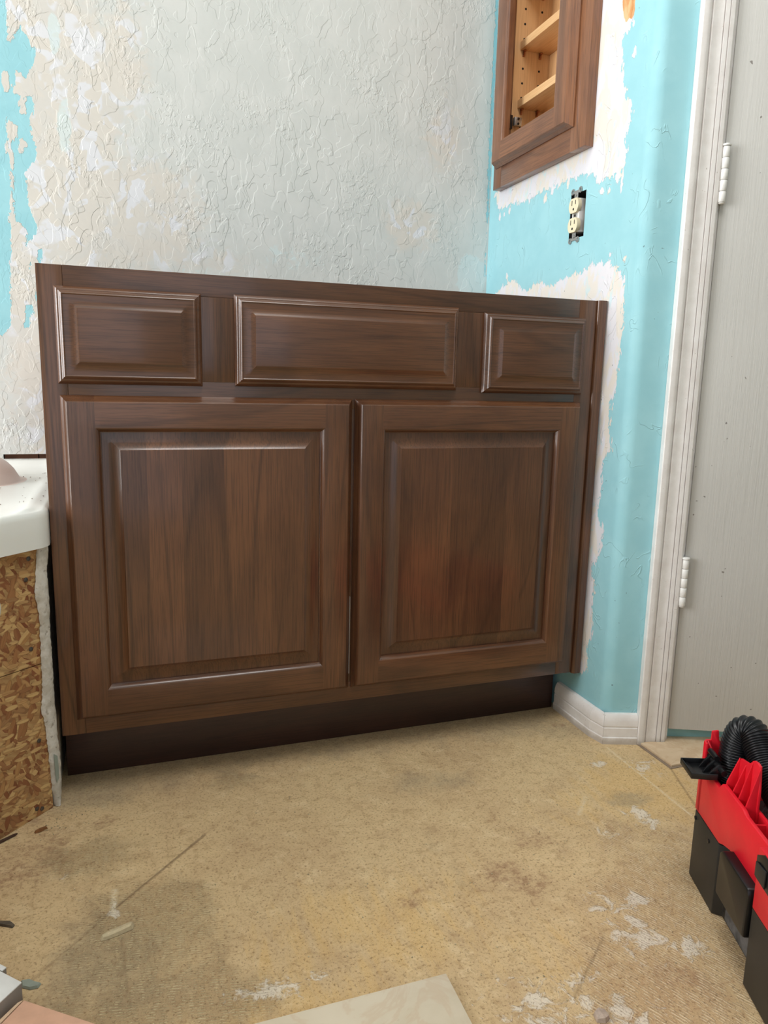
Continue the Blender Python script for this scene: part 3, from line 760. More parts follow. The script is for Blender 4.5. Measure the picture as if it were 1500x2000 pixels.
# filler strip with an eased front edge against the right wall
bm = bmesh.new(); add_box(bm, (0.9922, -0.0055, 0.1130), (1.0136, 0.0135, 0.8768))
es = [e for e in bm.edges if all(v.co.y < -0.005 for v in e.verts) and abs(e.verts[0].co.x - e.verts[1].co.x) < 1e-6]
bmesh.ops.bevel(bm, geom=es, offset=0.006, segments=5, affect='EDGES', profile=0.5)
link('filler_strip', bm_mesh('filler_strip', bm, 35), M_WV, van, 1.0)

DRW = [(0, .0028), (.0012, .0048), (.0026, .0072), (.0040, .0089), (.0052, .0096), (.0066, .0098), (.0074, .0104), (.0088, .0126), (.0102, .0143), (.0114, .0149), (.0122, .0146), (.0130, .0140), (.018, .0142), (.023, .0148), (.027, .0159), (.0302, .0174), (.0325, .0186), (.0335, .0190)]
def drawer_front(x0, x1, z0, z1, tint):
    f = interp(DRW); ds = [p[0] for p in DRW]
    xs = sorted([x0 + d for d in ds] + [x1 - d for d in ds]); zs_ = sorted([z0 + d for d in ds] + [z1 - d for d in ds])
    relief('drawer_front', xs, zs_, lambda x, z: f(min(x - x0, x1 - x, z - z0, z1 - z)), lambda x, z: True, -0.0003, M_WX, van, tint, smooth=28)
drawer_front(0.0236, 0.2412, 0.6992, 0.8453, 1.0); drawer_front(0.2938, 0.6970, 0.7005, 0.8475, 1.06); drawer_front(0.7490, 0.9662, 0.6965, 0.8420, 0.9)

EDG = [(0, .0028), (.0012, .0046), (.0028, .0070), (.0042, .0086), (.0050, .0098), (.0062, .0126), (.0076, .0156), (.0090, .0177), (.0102, .0188), (.0112, .0190)]
LIP = [(0, .0190), (.0012, .0188), (.0030, .0176), (.0048, .0152), (.0060, .0128), (.0066, .0118), (.0078, .0116)]
PAN = [(0, .0086), (.004, .0087), (.009, .0091), (.014, .0101), (.0185, .0115), (.0225, .0133), (.0258, .0152), (.0280, .0168), (.0284, .0171), (.0290, .0183)]


def cab_door(x0, x1, z0, z1, ox0, ox1, oz0, oz1, splits, tints):
    d = thing('door', (0, 0, 0), parent=van)
    fe, fl, fp = interp(EDG), interp(LIP), interp(PAN)
    lw = LIP[-1][0]
    xs = sorted({x0 + p[0] for p in EDG} | {x1 - p[0] for p in EDG} | {ox0 + p[0] for p in LIP} | {ox1 - p[0] for p in LIP})
    zs_ = sorted({z0 + p[0] for p in EDG} | {z1 - p[0] for p in EDG} | {oz0 + p[0] for p in LIP} | {oz1 - p[0] for p in LIP})
    def h(x, z):
        do = min(x - x0, x1 - x, z - z0, z1 - z); di = min(x - ox0, ox1 - x, z - oz0, oz1 - z)
        return fl(di) if di > 0 else fe(do)
    inner = lambda x, z: ox0 + lw < x < ox1 - lw and oz0 + lw < z < oz1 - lw
    for side in (0, 1):
        pr = (lambda x, z: x < ox0 or (x < ox0 + lw and oz0 < z < oz1)) if side == 0 else (lambda x, z: x > ox1 or (x > ox1 - lw and oz0 < z < oz1))
        relief('stile', xs, zs_, h, pr, -0.0003, M_WV, d, (0.98, 1.05)[side])
    for side in (0, 1):
        pr = (lambda x, z: ox0 < x < ox1 and (z < oz0 or (z < oz0 + lw and ox0 + lw < x < ox1 - lw))) if side == 0 else (lambda x, z: ox0 < x < ox1 and (z > oz1 or (z > oz1 - lw and ox0 + lw < x < ox1 - lw)))
        relief('rail', xs, zs_, h, pr, -0.0003, M_WX, d, (1.0, 1.08)[side])
    # raised panel glued up from boards
    px0, px1, pz0, pz1 = ox0 + lw - 0.0005, ox1 - lw + 0.0005, oz0 + lw - 0.0005, oz1 - lw + 0.0005
    pxs = sorted({px0 + p[0] for p in PAN} | {px1 - p[0] for p in PAN} | set(splits)); pzs = sorted({pz0 + p[0] for p in PAN} | {pz1 - p[0] for p in PAN})
    hp = lambda x, z: fp(min(x - px0, px1 - x, z - pz0, pz1 - z))
    bs = [px0 - 1] + list(splits) + [px1 + 1]
    for k in range(len(bs) - 1):
        relief('panel_board', pxs, pzs, hp, lambda x, z: bs[k] < x < bs[k + 1], -0.0025, M_WV, d, tints[k])


cab_door(0.0246, 0.4978, 0.1420, 0.6815, 0.0742, 0.4458, 0.1950, 0.6320, [0.149, 0.203, 0.272, 0.352, 0.38], [0.95, 1.16, 0.92, 1.04, 1.0, 0.95])
cab_door(0.5027, 0.9664, 0.1420, 0.6815, 0.5520, 0.9160, 0.1935, 0.6305, [0.612, 0.690, 0.752, 0.806, 0.845], [0.92, 1.14, 0.93, 0.84, 0.98, 0.88])
# pale strip standing in for light through the gap between the doors
box('gap_light_strip', (0.4980, -0.0040, 0.1700), (0.4996, -0.0003, 0.32), M_WSIDE, van)

# ------------------------------------------------------------------ recessed wall cabinet
CY0, CY1, CZ0, CZ1 = 0.0845, 0.4700, 1.1805, 1.995
wc = thing('wall_cabinet', (XW, 0.277, CZ0), 'brown framed recessed medicine cabinet with open maple shelves set into the teal wall', 'cabinet')
FX_ = 0.9935
def wm(nm, y0, y1, z0, z1, mat, tint): return box(nm, (FX_, y0, z0), (XW - 0.0004, y1, z1), mat, wc, 0.0006, tint=tint)
wm('face_frame_stile', CY0, CY0 + 0.0525, CZ0, CZ1, M_WV, 1.75); wm('face_frame_stile', CY1 - 0.038, CY1, CZ0, CZ1, M_WV, 1.6)  # frame and door tints raised to put window light into the wood
wm('face_frame_rail', CY0 + 0.0527, CY1 - 0.0382, CZ0, CZ0 + 0.058, M_WY, 1.7); wm('face_frame_rail', CY0 + 0.0527, CY1 - 0.0382, CZ1 - 0.05, CZ1, M_WY, 1.7)
# box in the wall
IY0, IY1, IZ0, IZ1, IXB = 0.1225, 0.4325, 1.2240, 1.950, 1.1085
box('side_panel', (XW, IY1, IZ0 - 0.006), (IXB + 0.006, IY1 + 0.006, IZ1 + 0.006), M_MZ, wc, tint=0.95); box('side_panel', (XW, IY0 - 0.006, IZ0 - 0.006), (IXB + 0.006, IY0, IZ1 + 0.006), M_MZ, wc, tint=1.0)
box('back_panel', (IXB, IY0, IZ0), (IXB + 0.006, IY1, IZ1), M_MZ, wc, tint=1.05)
box('bottom_panel', (XW, IY0, IZ0 - 0.006), (IXB, IY1, IZ0), M_MY, wc); box('top_panel', (XW, IY0, IZ1), (IXB, IY1, IZ1 + 0.006), M_MY, wc)
for zb in (1.3607, 1.4878, 1.6150, 1.7430):
    box('shelf', (1.0285, IY0 + 0.001, zb), (IXB - 0.001, IY1 - 0.0008, zb + 0.0178), M_MY, wc, 0.0008, tint=1.08)
    for X in (1.0385, 1.0820):
        for yy, s in ((IY1, -1), (IY0, 1)):
            bm = bmesh.new()
            add_box(bm, (X - 0.0030, min(yy, yy + s * 0.0085), zb - 0.0035), (X + 0.0030, max(yy, yy + s * 0.0085), zb - 0.0003), 0.0005)
            add_box(bm, (X - 0.0030, min(yy, yy + s * 0.0020), zb - 0.0130), (X + 0.0030, max(yy, yy + s * 0.0020), zb - 0.0033), 0.0005)
            add_box(bm, (X - 0.0018, min(yy + s * 0.0018, yy + s * 0.0050), zb - 0.0110), (X + 0.0018, max(yy + s * 0.0018, yy + s * 0.0050), zb - 0.0034), 0.0004)
            link('shelf_clip', bm_mesh('shelf_clip', bm, 35), M_BRASS, wc)
# rows of pin holes: shallow dark discs set in the far side panel
hole_me = None
for X in (1.0381, 1.0818):
    for k in range(16):
        z = 1.2570 + 0.0320 * k
        c = Vector((X, IY1 - 0.0004, z))
        vs = [c + Vector((0.0026 * math.cos(a), 0, 0.0026 * math.sin(a))) for a in np.linspace(0, 2 * math.pi, 13)[:-1]]
        vs2 = [v + Vector((0, 0.0003, 0)) for v in vs]
        fs = [tuple(range(12))] + [(i, (i + 1) % 12, 12 + (i + 1) % 12, 12 + i) for i in range(12)]
        link('pin_hole', pydata('pin_hole', vs + vs2, fs), M_SLOT, wc)
# open frame door, hung on the far side
wd = thing('door', (0, 0, 0), parent=wc)
dy0, dy1, dz0, dz1 = 0.1245, 0.4570, 1.2262, 1.955; oy0, oy1, oz0, oz1 = 0.1745, 0.4055, 1.2745, 1.9070
fe = interp(EDG); LIP2 = [(0, .0190), (.0012, .0188), (.0030, .0176), (.0050, .0150), (.0062, .0120)]; fl = interp(LIP2); lw = LIP2[-1][0]
xs = sorted({dy0 + p[0] for p in EDG} | {dy1 - p[0] for p in EDG} | {oy0 + p[0] for p in LIP2} | {oy1 - p[0] for p in LIP2})
zs_ = sorted({dz0 + p[0] for p in EDG} | {dz1 - p[0] for p in EDG} | {oz0 + p[0] for p in LIP2} | {oz1 - p[0] for p in LIP2})
def hw(x, z):
    di = min(x - oy0, oy1 - x, z - oz0, oz1 - z)
    return fl(di) if di > 0 else fe(min(x - dy0, dy1 - x, z - dz0, dz1 - z))
ax = lambda x, y, z: (FX_ + y, x, z)      # carved face turned towards -X
for pr, nm, mt, ti in ((lambda x, z: x < oy0 or (x < oy0 + lw and oz0 < z < oz1), 'stile', M_WV, 1.75), (lambda x, z: x > oy1 or (x > oy1 - lw and oz0 < z < oz1), 'stile', M_WV, 1.65),
                       (lambda x, z: oy0 < x < oy1 and (z < oz0 or (z < oz0 + lw and oy0 + lw < x < oy1 - lw)), 'rail', M_WY, 1.7), (lambda x, z: oy0 < x < oy1 and (z > oz1 or (z > oz1 - lw and oy0 + lw < x < oy1 - lw)), 'rail', M_WY, 1.7)):
    o = relief(nm, xs, zs_, hw, pr, -0.0003, mt, wd, ti, axes=ax)
    o.data.flip_normals()
# small hinge on the inside of the frame, low on the far side
hg = thing('hinge', (0, 0, 0), parent=wc)
box('hinge_cup', (1.0025, 0.4240, 1.311), (1.0140, 0.4316, 1.342), M_DARKMET, hg, 0.001)
box('hinge_arm', (1.0145, 0.4150, 1.317), (1.0330, 0.4250, 1.336), M_METAL, hg, 0.001)
for z in (1.321, 1.332): link('hinge_screw', tube_mesh('hinge_screw', [Vector((1.024, 0.4152, z)), Vector((1.024, 0.4136, z))], 0.0028, 10), M_DARKMET, hg)

# ------------------------------------------------------------------ wall outlet
ot = thing('wall_outlet', (XW, 0.13, 1.06), 'ivory duplex outlet without a cover plate in an open box in the teal wall', 'outlet')
OC, OZ = 0.1300, 1.0593
bm = bmesh.new()
y0, y1, z0, z1 = 0.0970, 0.1517, 1.0138, 1.1040; xb = XW + 0.045
for lo, hi in (((XW + 0.0005, y0 - .0015, z0), (xb, y0, z1)), ((XW + 0.0005, y1, z0), (xb, y1 + .0015, z1)), ((XW + 0.0005, y0, z0 - .0015), (xb, y1, z0)), ((XW + 0.0005, y0, z1), (xb, y1, z1 + .0015)), ((xb, y0, z0), (xb + .0015, y1, z1))): add_box(bm, lo, hi)
link('outlet_box', bm_mesh('outlet_box', bm), M_BOX, ot)
xs0 = XW - 0.0022       # front of the metal strap
def rod(nm, c, r, x0, x1, mat, parent, seg=14): return link(nm, tube_mesh(nm, [Vector((x0, c[0], c[1])), Vector((x1, c[0], c[1]))], r, seg), mat, parent)
bm = bmesh.new()
add_box(bm, (xs0, OC - 0.0062, OZ - 0.0440), (xs0 + 0.0014, OC + 0.0062, OZ + 0.0440), 0.0003)
for s in (-1, 1):
    for dy in (-0.0135, 0.0135):
        # ears: small rings of metal at the strap ends
        for k in range(8):
            a = 2 * math.pi * k / 8; cy_, cz_ = OC + dy + 0.0042 * math.cos(a), OZ + s * 0.0485 + 0.0042 * math.sin(a)
            add_box(bm, (xs0 + 0.0002, cy_ - 0.0018, cz_ - 0.0018), (xs0 + 0.0014, cy_ + 0.0018, cz_ + 0.0018))
    add_box(bm, (xs0 + 0.0001, OC - 0.0105, OZ + s * 0.0465 - 0.0028), (xs0 + 0.0014, OC + 0.0105, OZ + s * 0.0465 + 0.0028), 0.0003)
link('metal_strap', bm_mesh('metal_strap', bm), M_METAL, ot)
box('outlet_body', (xs0 + 0.0016, OC - 0.0125, OZ - 0.0330), (xs0 + 0.026, OC + 0.0135, OZ + 0.0330), M_HINGE, ot, 0.001)
for s in (-1, 1):
    rod('strap_screw', (OC, OZ + s * 0.0412), 0.0034, xs0 - 0.0016, xs0 + 0.002, M_METAL, ot)
    rc = thing('receptacle_face', (0, 0, 0), parent=ot); zc = OZ + s * 0.0192
    pts = []
    for k in range(40):
        a = 2 * math.pi * k / 40; yy, zz = 0.0172 * math.cos(a), 0.0172 * math.sin(a); zz = max(-0.0143, min(0.0143, zz)); pts.append(Vector((xs0 - 0.0048, OC + yy, zc + zz)))
    prism('face_disc', pts, (0.0085, 0, 0), M_IVORY, rc, bev=0.0)
    xf = xs0 - 0.0050
    box('slot', (xf, OC + 0.0052, zc + 0.0005), (xf + 0.0004, OC + 0.0074, zc + 0.0105), M_SLOT, rc); box('slot', (xf, OC - 0.0078, zc + 0.0015), (xf + 0.0004, OC - 0.0056, zc + 0.0098), M_SLOT, rc)
    rod('ground_hole', (OC - 0.0002, zc - 0.0072), 0.0026, xf, xf + 0.0004, M_SLOT, rc)
rod('centre_screw', (OC, OZ), 0.0022, xs0 - 0.0012, xs0 + 0.001, M_DARKMET, ot)

# ------------------------------------------------------------------ bathtub
tub = thing('bathtub', (-0.4, -0.1, 0.447), 'white corner bathtub with a sloping rim beside the vanity cabinet', 'bathtub')
TC = 0.024          # front line: y = x - TC
XR = -0.0012; YB = YW - 0.0015
cols = [-1.27, -1.1, -0.9, -0.7] + list(np.linspace(-0.55, -0.06, 30)) + list(np.linspace(-0.055, XR - 0.010, 12)) + [XR - 0.007, XR - 0.004, XR - 0.002, XR - 0.0006, XR]
fr_d = [(0.0, 0.447), (0.0, 0.470), (0.0, 0.4945), (0.0012, 0.4995), (0.0035, 0.5030), (0.0065, 0.5048), (0.011, 0.5052)]
rows = [None] * len(fr_d)
vs, fs = [], []
NV = 26
def rim(x, y):
    z = 0.5050
    dr = XR - x; df = (y - (x - TC)) / math.sqrt(2); db = YB - y
    z += 0.0035 * math.exp(-((dr - 0.028) / 0.012) ** 2) - 0.004 * max(0, 1 - dr / 0.006) ** 2 * 0
    z -= 0.0015 * min(1, max(0, (df - 0.03) / 0.03)) * min(1, max(0, (dr - 0.04) / 0.02))
    t = min(1, max(0, (0.075 - db) / 0.05)); z += 0.0225 * t * t * (3 - 2 * t)
    # basin further left
    ex = ((x + 0.72) / 0.36) ** 2 + ((y - 0.05) / 0.38) ** 2
    return z
for x in cols:
    yf = x - TC
    dr = XR - x
    rr = 0.009
    roundz = 0.0 if dr > rr else rr - math.sqrt(max(0, rr * rr - (rr - dr) ** 2))     # eased right edge
    roundy = 0.0 if dr > 0.012 else 0.012 - math.sqrt(max(0, 0.012 ** 2 - (0.012 - dr) ** 2))
    yf += roundy
    col = []
    for d, z in fr_d: col.append((x, yf + d * 1.414, min(z, 0.5052 - roundz)))
    ys = np.linspace(yf + 0.02, YB, NV)
    for y in ys: col.append((x, y, rim(x, y) - roundz))
    vs += col
n = len(fr_d) + NV
for i in range(len(cols) - 1):
    for j in range(n - 1): fs.append((i * n + j, (i + 1) * n + j, (i + 1) * n + j + 1, i * n + j + 1))
b0 = len(vs); last = (len(cols) - 1) * n
for j in range(n): vs.append((XR, vs[last + j][1], 0.447))
for j in range(n - 1): fs.append((last + j, b0 + j, b0 + j + 1, last + j + 1))
# underside lip
link('rim', pydata('rim', vs, fs, 50), M_PORC, tub)
# raised head rest on the rim; a pinkish reflection is put into its colour
vs, fs = [], []; c = Vector((-0.185, 0.345, 0.5035)); nr, ns = 10, 28
for i in range(nr + 1):
    r = i / nr
    for k in range(ns):
        a = 2 * math.pi * k / ns
        hh = 0.055 * (max(0.0, 1 - (r / 0.86) ** 2.6) ** 0.55 if r < 0.86 else 0.0) + 0.006 * max(0.0, 1 - r)
        vs.append((c.x + 0.115 * r * math.cos(a), c.y + 0.115 * r * math.sin(a), c.z + hh))
for i in range(nr):
    for k in range(ns): fs.append((i * ns + k, i * ns + (k + 1) % ns, (i + 1) * ns + (k + 1) % ns, (i + 1) * ns + k))
link('head_rest', pydata('head_rest', vs, fs, 180), M_PINK, tub)
# crumbs on the rim
bm = bmesh.new()
for k in range(60):
    x = random.uniform(-0.20, -0.012); y = random.uniform(max(x, -0.05) + 0.03, 0.44); s = random.uniform(0.0004, 0.0010)
    if (x - c.x) ** 2 + (y - c.y) ** 2 < 0.012: continue
    add_box(bm, (x - s, y - s * 1.6, rim(x, y) + 0.0007), (x + s, y + s * 1.6, rim(x, y) + s + 0.0007))
tag(link('plaster_crumbs', bm_mesh('plaster_crumbs', bm), plain('dark_crumbs', srgb(150, 134, 124), 0.9)), 'tiny dark crumbs scattered on the white bathtub rim', 'debris', kind='stuff')

# strand board skirt under the tub, at 45 degrees
Q0 = Vector((-0.0187, -0.0216, 0)); QD = Vector((-math.sqrt(.5), -math.sqrt(.5), 0)); QN = Vector((math.sqrt(.5), -math.sqrt(.5), 0))
def osb_obj(nm, me, mat, parent):
    return link(nm, me, mat, parent)
osb = thing('strand_board_panel', Q0, 'rough strand board panel closing the bathtub front below its rim', 'board')
osb.rotation_euler = (0, 0, math.atan2(QD.y, QD.x))
ORG[osb.name] = Vector((0, 0, 0))
def lbox(nm, lo, hi, mat, bev=0.0):
    return box(nm, lo, hi, mat, osb, bev)
# local x runs along the sheet, local -y is behind it (towards the tub); +y faces the room
pts_top = [(0.0, 0.0, 0.2545), (-0.002 + 0.03, 0, 0.2560), (0.075, 0, 0.2585), (0.2, 0, 0.262), (1.2, 0, 0.262)]
prism('board_sheet', [Vector((0.0, 0, 0.0005))] + [Vector((1.2, 0, 0.0005))] + [Vector(p) for p in pts_top[::-1]], (0, -0.011, 0), M_OSB, osb)
prism('board_sheet', [Vector((p[0], 0, p[2] + 0.0016)) for p in pts_top] + [Vector((1.2, 0, 0.4465)), Vector((0.0, 0, 0.4465))], (0, -0.011, 0), M_OSB, osb)
M_NAIL = plain('grey_nail_head', srgb(98, 92, 88), 0.45, 0.7)
for s, z in ((0.0169, 0.431), (0.0238, 0.399), (0.0228, 0.286), (0.0189, 0.129), (0.0309, 0.015), (0.0214, 0.010)):
    link('nail_head', tube_mesh('nail_head', [Vector((s, 0.0002, z)), Vector((s, 0.0010, z)), Vector((s, 0.0014, z))], [0.0036, 0.0036, 0.0028], 14), M_NAIL, osb)
# dab of pale filler at the left border
vs, fs = [], []
for i in range(7):
    for k in range(20):
        a = 2 * math.pi * k / 20; r = i / 6
        vs.append((0.0885 + 0.020 * r * math.cos(a), 0.0004 + 0.0035 * math.cos(r * math.pi / 2), 0.366 + 0.024 * r * math.sin(a)))
for i in range(6):
    for k in range(20): fs.append((i * 20 + k, i * 20 + (k + 1) % 20, (i + 1) * 20 + (k + 1) % 20, (i + 1) * 20 + k))
link('filler_dab', pydata('filler_dab', vs, fs, 180), plain('pale_filler', srgb(216, 208, 188), 0.8), osb)

# rough drywall edge between the board and the vanity
DWR = [(0.4465, -0.0012, 0.0225), (0.435, -0.0030, 0.0190), (0.413, -0.0062, 0.0140), (0.395, -0.0090, 0.0146), (0.373, -0.0109, 0.0153), (0.355, -0.0085, 0.0150), (0.339, -0.0060, 0.0146), (0.318, -0.0058, 0.0138), (0.296, -0.0060, 0.0131), (0.275, -0.0066, 0.0137), (0.253, -0.0070, 0.0138), (0.230, -0.0086, 0.0138), (0.210, -0.0080, 0.0138), (0.192, -0.0118, 0.0142), (0.178, -0.0134, 0.0143), (0.160, -0.0090, 0.0152), (0.140, -0.0072, 0.0154), (0.120, -0.0058, 0.0157), (0.096, -0.0040, 0.0172), (0.073, -0.0021, 0.0180), (0.052, -0.0018, 0.0176), (0.035, -0.0016, 0.0170), (0.020, 0.001, 0.0150), (0.009, 0.0030, 0.0127), (0.0005, 0.004, 0.0120)]
ds = thing('drywall_strip', (-0.008, -0.01, 0), 'pale crumbling drywall edge coated in mud, standing between strand board and vanity', 'drywall')
zz_ = np.linspace(0.446, 0.0006, 110); zk = [r[0] for r in DWR][::-1]
vs, fs = [], []
rng = np.random.RandomState(3)
jl, jr = rng.normal(0, 0.0007, 110), rng.normal(0, 0.0004, 110)
NS = 9
for i, z in enumerate(zz_):
    a = float(np.interp(z, zk, [r[1] for r in DWR][::-1])) + 0.0006 + jl[i]; b = float(np.interp(z, zk, [r[2] for r in DWR][::-1])) + jr[i]
    a = max(a, -0.0125)
    for k in range(NS):
        t = k / (NS - 1); s = a + (b - a) * t; out = 0.0042 + 0.0030 * math.sin(math.pi * min(1, max(0, t))) + rng.normal(0, 0.0005)
        if k in (0, NS - 1): out = 0.0018
        s2 = min(s, 0.0160 + 0.6 * 0)
        p = Q0 - QD * s2 + QN * out
        vs.append((min(p.x, -0.0030), p.y, z))
    pb = Q0 - QD * b - QN * 0.012; pa = Q0 - QD * max(a, 0.0008) - QN * 0.006
    vs.append((min(pb.x, -0.0030), pb.y + 0.012, z)); vs.append((pa.x, pa.y, z))
NS += 2
for i in range(109):
    for k in range(NS): fs.append((i * NS + k, i * NS + (k + 1) % NS, (i + 1) * NS + (k + 1) % NS, (i + 1) * NS + k))
fs.append(tuple(range(NS))); fs.append(tuple(109 * NS + k for k in range(NS))[::-1])
me = pydata('mud_face', vs, fs, 60); bm = bmesh.new(); bm.from_mesh(me); bmesh.ops.recalc_face_normals(bm, faces=bm.faces); bm.to_mesh(me); bm.free()
link('mud_face', me, M_MUD, ds)
box('drywall_sheet', (-0.0245, 0.006, 0.0006), (-0.0125, 0.521, 0.4455), M_MUD, ds)
# exposed green paper patch low on the strip
pts = [Q0 - QD * s + QN * 0.0079 + Vector((0, 0, z)) for s, z in ((0.001, 0.098), (0.0075, 0.092), (0.0085, 0.07), (0.0080, 0.052), (0.0035, 0.045), (0.0015, 0.062))]
prism('paper_patch', pts, QN * 0.0008, M_GREEN, ds)

# ------------------------------------------------------------------ red and black tool vacuum
VA = Vector((0.8912, -0.4771, 0)); VU = Vector((-0.367, -0.93, 0)).normalized(); VV = Vector((-VU.y, VU.x, 0))
def vp(t, w_, z): return VA + VU * t + VV * w_ + Vector((0, 0, z))
vac = thing('workshop_vacuum', vp(0.2, 0.12, 0), 'red and black boxy workshop vacuum with open side latches on the floor near the door', 'vacuum')
LEN, WID = 0.46, 0.30
def vprism(nm, pts, mat, bev=0.0, parent=None):
    """pts: list of (t, z) on a plane across w, extruded from w0 to w1"""
def vslab(nm, tz, w0, w1, mat, bev=0.0015, parent=None):
    return prism(nm, [vp(t, w0, z) for t, z in tz], VV * (w1 - w0), mat, parent or vac, bev=bev)
def vbox(nm, t0, t1, w0, w1, z0, z1, mat, bev=0.0015, parent=None):
    return prism(nm, [vp(t0, w0, z0), vp(t1, w0, z0), vp(t1, w1, z0), vp(t0, w1, z0)], (0, 0, z1 - z0), mat, parent or vac, bev=bev)
def vplan(nm, tw, z0, z1, mat, bev=0.0015, parent=None):
    return prism(nm, [vp(t, w_, z0) for t, w_ in tw], (0, 0, z1 - z0), mat, parent or vac, bev=bev)
# black tank with a recess in the side for the pad
vplan('tank', [(0.0, 0.006), (0.004, 0.0), (0.088, 0.0), (0.094, 0.0125), (0.206, 0.0125), (0.2085, -0.0095), (0.44, -0.0095), (LEN, 0.02), (LEN, WID), (0.0, WID)], 0.0008, 0.1055, M_BLACK, 0.0012)
vbox('dust_film', 0.103, 0.204, 0.0118, 0.0124, 0.004, 0.060, M_DUSTY, 0.0)
vslab('side_pad', [(0.119, 0.058), (0.200, 0.057), (0.203, 0.060), (0.2035, 0.1150), (0.2005, 0.1235), (0.128, 0.1240), (0.120, 0.1170)], -0.0135, 0.0120, M_BLACKG, 0.003)
for t, z in ((0.004, 0.0945), (0.053, 0.0900)):
    me = tube_mesh('side_screw', [vp(t + 0.004, -0.0002, z), vp(t + 0.004, -0.0014, z), vp(t + 0.004, -0.0017, z)], [0.0028, 0.0028, 0.0018], 12); link('side_screw', me, M_BLACKG, vac)
# red upper shell: long side wall, its towers and rail
vslab('side_shell', [(0.0, 0.106), (0.085, 0.106), (0.098, 0.112), (0.118, 0.118), (0.2085, 0.118), (0.2085, 0.1865), (0.148, 0.1865), (0.138, 0.190), (0.078, 0.190), (0.068, 0.1790), (0.014, 0.1790), (0.0, 0.184)], 0.0006, 0.0066, M_RED, 0.0012)
vslab('side_shell', [(0.209, 0.106), (0.44, 0.106), (0.44, 0.1865), (0.209, 0.1865)], -0.0100, 0.0062, M_RED, 0.0015)
# rail: outer lip, channel floor, inner wall and cross ribs
vbox('inner_wall', 0.118, 0.44, 0.0240, 0.0280, 0.120, 0.1840, M_RED, 0.0008)
vbox('channel_floor', 0.002, 0.44, 0.0068, 0.0240, 0.120, 0.130, M_RED, 0.0)
for t in (0.152, 0.206, 0.262, 0.318): vbox('rib', t, t + 0.0025, 0.0066, 0.0240, 0.130, 0.1790, M_RED, 0.0)
# latch tower nearer the camera with its sloping webs
vslab('latch_tower', [(0.074, 0.130), (0.134, 0.130), (0.134, 0.210), (0.129, 0.2440), (0.121, 0.2455), (0.113, 0.2440), (0.101, 0.2330), (0.078, 0.2280), (0.074, 0.2200)], 0.0205, 0.0240, M_RED, 0.0008)
for t in (0.0745, 0.0925, 0.1100, 0.1300):
    z1 = 0.228 if t < 0.1 else 0.243
    prism('tower_web', [vp(t, 0.0066, 0.130), vp(t, 0.0206, 0.130), vp(t, 0.0206, z1), vp(t, 0.0066, 0.192 if t < 0.08 else 0.186)], VU * 0.0025, M_RED, vac, bev=0.0006)
# corner tower at the far end
vplan('corner_tower', [(0.0, 0.006), (0.006, 0.0006), (0.0145, 0.0006), (0.0145, 0.0040), (0.0065, 0.0045), (0.0035, 0.0075), (0.0035, 0.0124), (0.0, 0.0124)], 0.1060, 0.2150, M_RED, 0.0006)
prism('corner_wall', [vp(0.0, w_, z) for w_, z in ((0.0125, 0.110), (0.0600, 0.110), (0.0600, 0.166), (0.0440, 0.184), (0.0344, 0.2000), (0.0286, 0.2060), (0.0237, 0.2160), (0.0217, 0.2300), (0.0131, 0.2285), (0.0125, 0.2270))], VU * 0.0030, M_RED, vac, bev=0.0006)
prism('corner_wall', [vp(0.0036, 0.0060, 0.130), vp(0.013, 0.0090, 0.130), vp(0.013, 0.0090, 0.206), vp(0.0036, 0.0060, 0.2150)], VV * 0.0026, M_RED, vac, bev=0.0006)
vbox('end_shell', 0.0, 0.0040, 0.0605, WID - 0.002, 0.1060, 0.168, M_RED, 0.0008)
prism('corner_wall', [vp(0.0, 0.078, 0.160), vp(0.0, 0.15, 0.160), vp(0.0, 0.15, 0.2330), vp(0.0, 0.090, 0.2320), vp(0.0, 0.084, 0.2260)], VU * 0.0035, M_RED, vac, bev=0.0006)
vbox('end_shell', 0.4405, 0.4445, 0.0066, WID - 0.0042, 0.1060, 0.1840, M_RED, 0.0008)
vbox('tray_floor', 0.0042, 0.44, 0.0282, WID - 0.004, 0.1062, 0.124, M_BLACK, 0.0)
vbox('far_side_shell', 0.0, 0.44, WID - 0.0040, WID, 0.1060, 0.1865, M_RED, 0.0008)
# open latch sticking out over the side: a shallow black tray on a pivot
lt = thing('latch', (0, 0, 0), parent=vac)
def lprism(nm, pts, vec, mat, bev=0.0006): return prism(nm, pts, vec, mat, lt, bev=bev)
la, lb, lc, ld = (0.011, -0.032), (0.054, -0.032), (0.063, 0.0000), (0.018, 0.0000)     # plan corners (t, w)
zb = 0.1815; zr = 0.0088
lprism('latch_plate', [vp(*la, zb), vp(*lb, zb), vp(*lc, zb + .004), vp(*ld, zb + .004)], (0, 0, 0.0016), M_BLACKG)
for p, q in ((la, lb), (lb, lc), (la, ld)):
    P_, Q_ = vp(*p, zb + (0.004 if p[1] == 0 else 0)), vp(*q, zb + (0.004 if q[1] == 0 else 0)); nrm = (Q_ - P_).cross(Vector((0, 0, 1))).normalized(); cc = (vp(*la, zb) + vp(*lc, zb)) / 2
    if nrm.dot(cc - P_) < 0: nrm = -nrm
    lprism('latch_side', [P_, Q_, Q_ + nrm * 0.0016, P_ + nrm * 0.0016], (0, 0, zr), M_BLACKG)
lprism('latch_step', [vp(0.0135, -0.0295, zb + .0015), vp(0.0515, -0.0295, zb + .0015), vp(0.053, -0.0225, zb + .0015), vp(0.015, -0.0225, zb + .0015)], (0, 0, 0.0035), M_BLACKG)
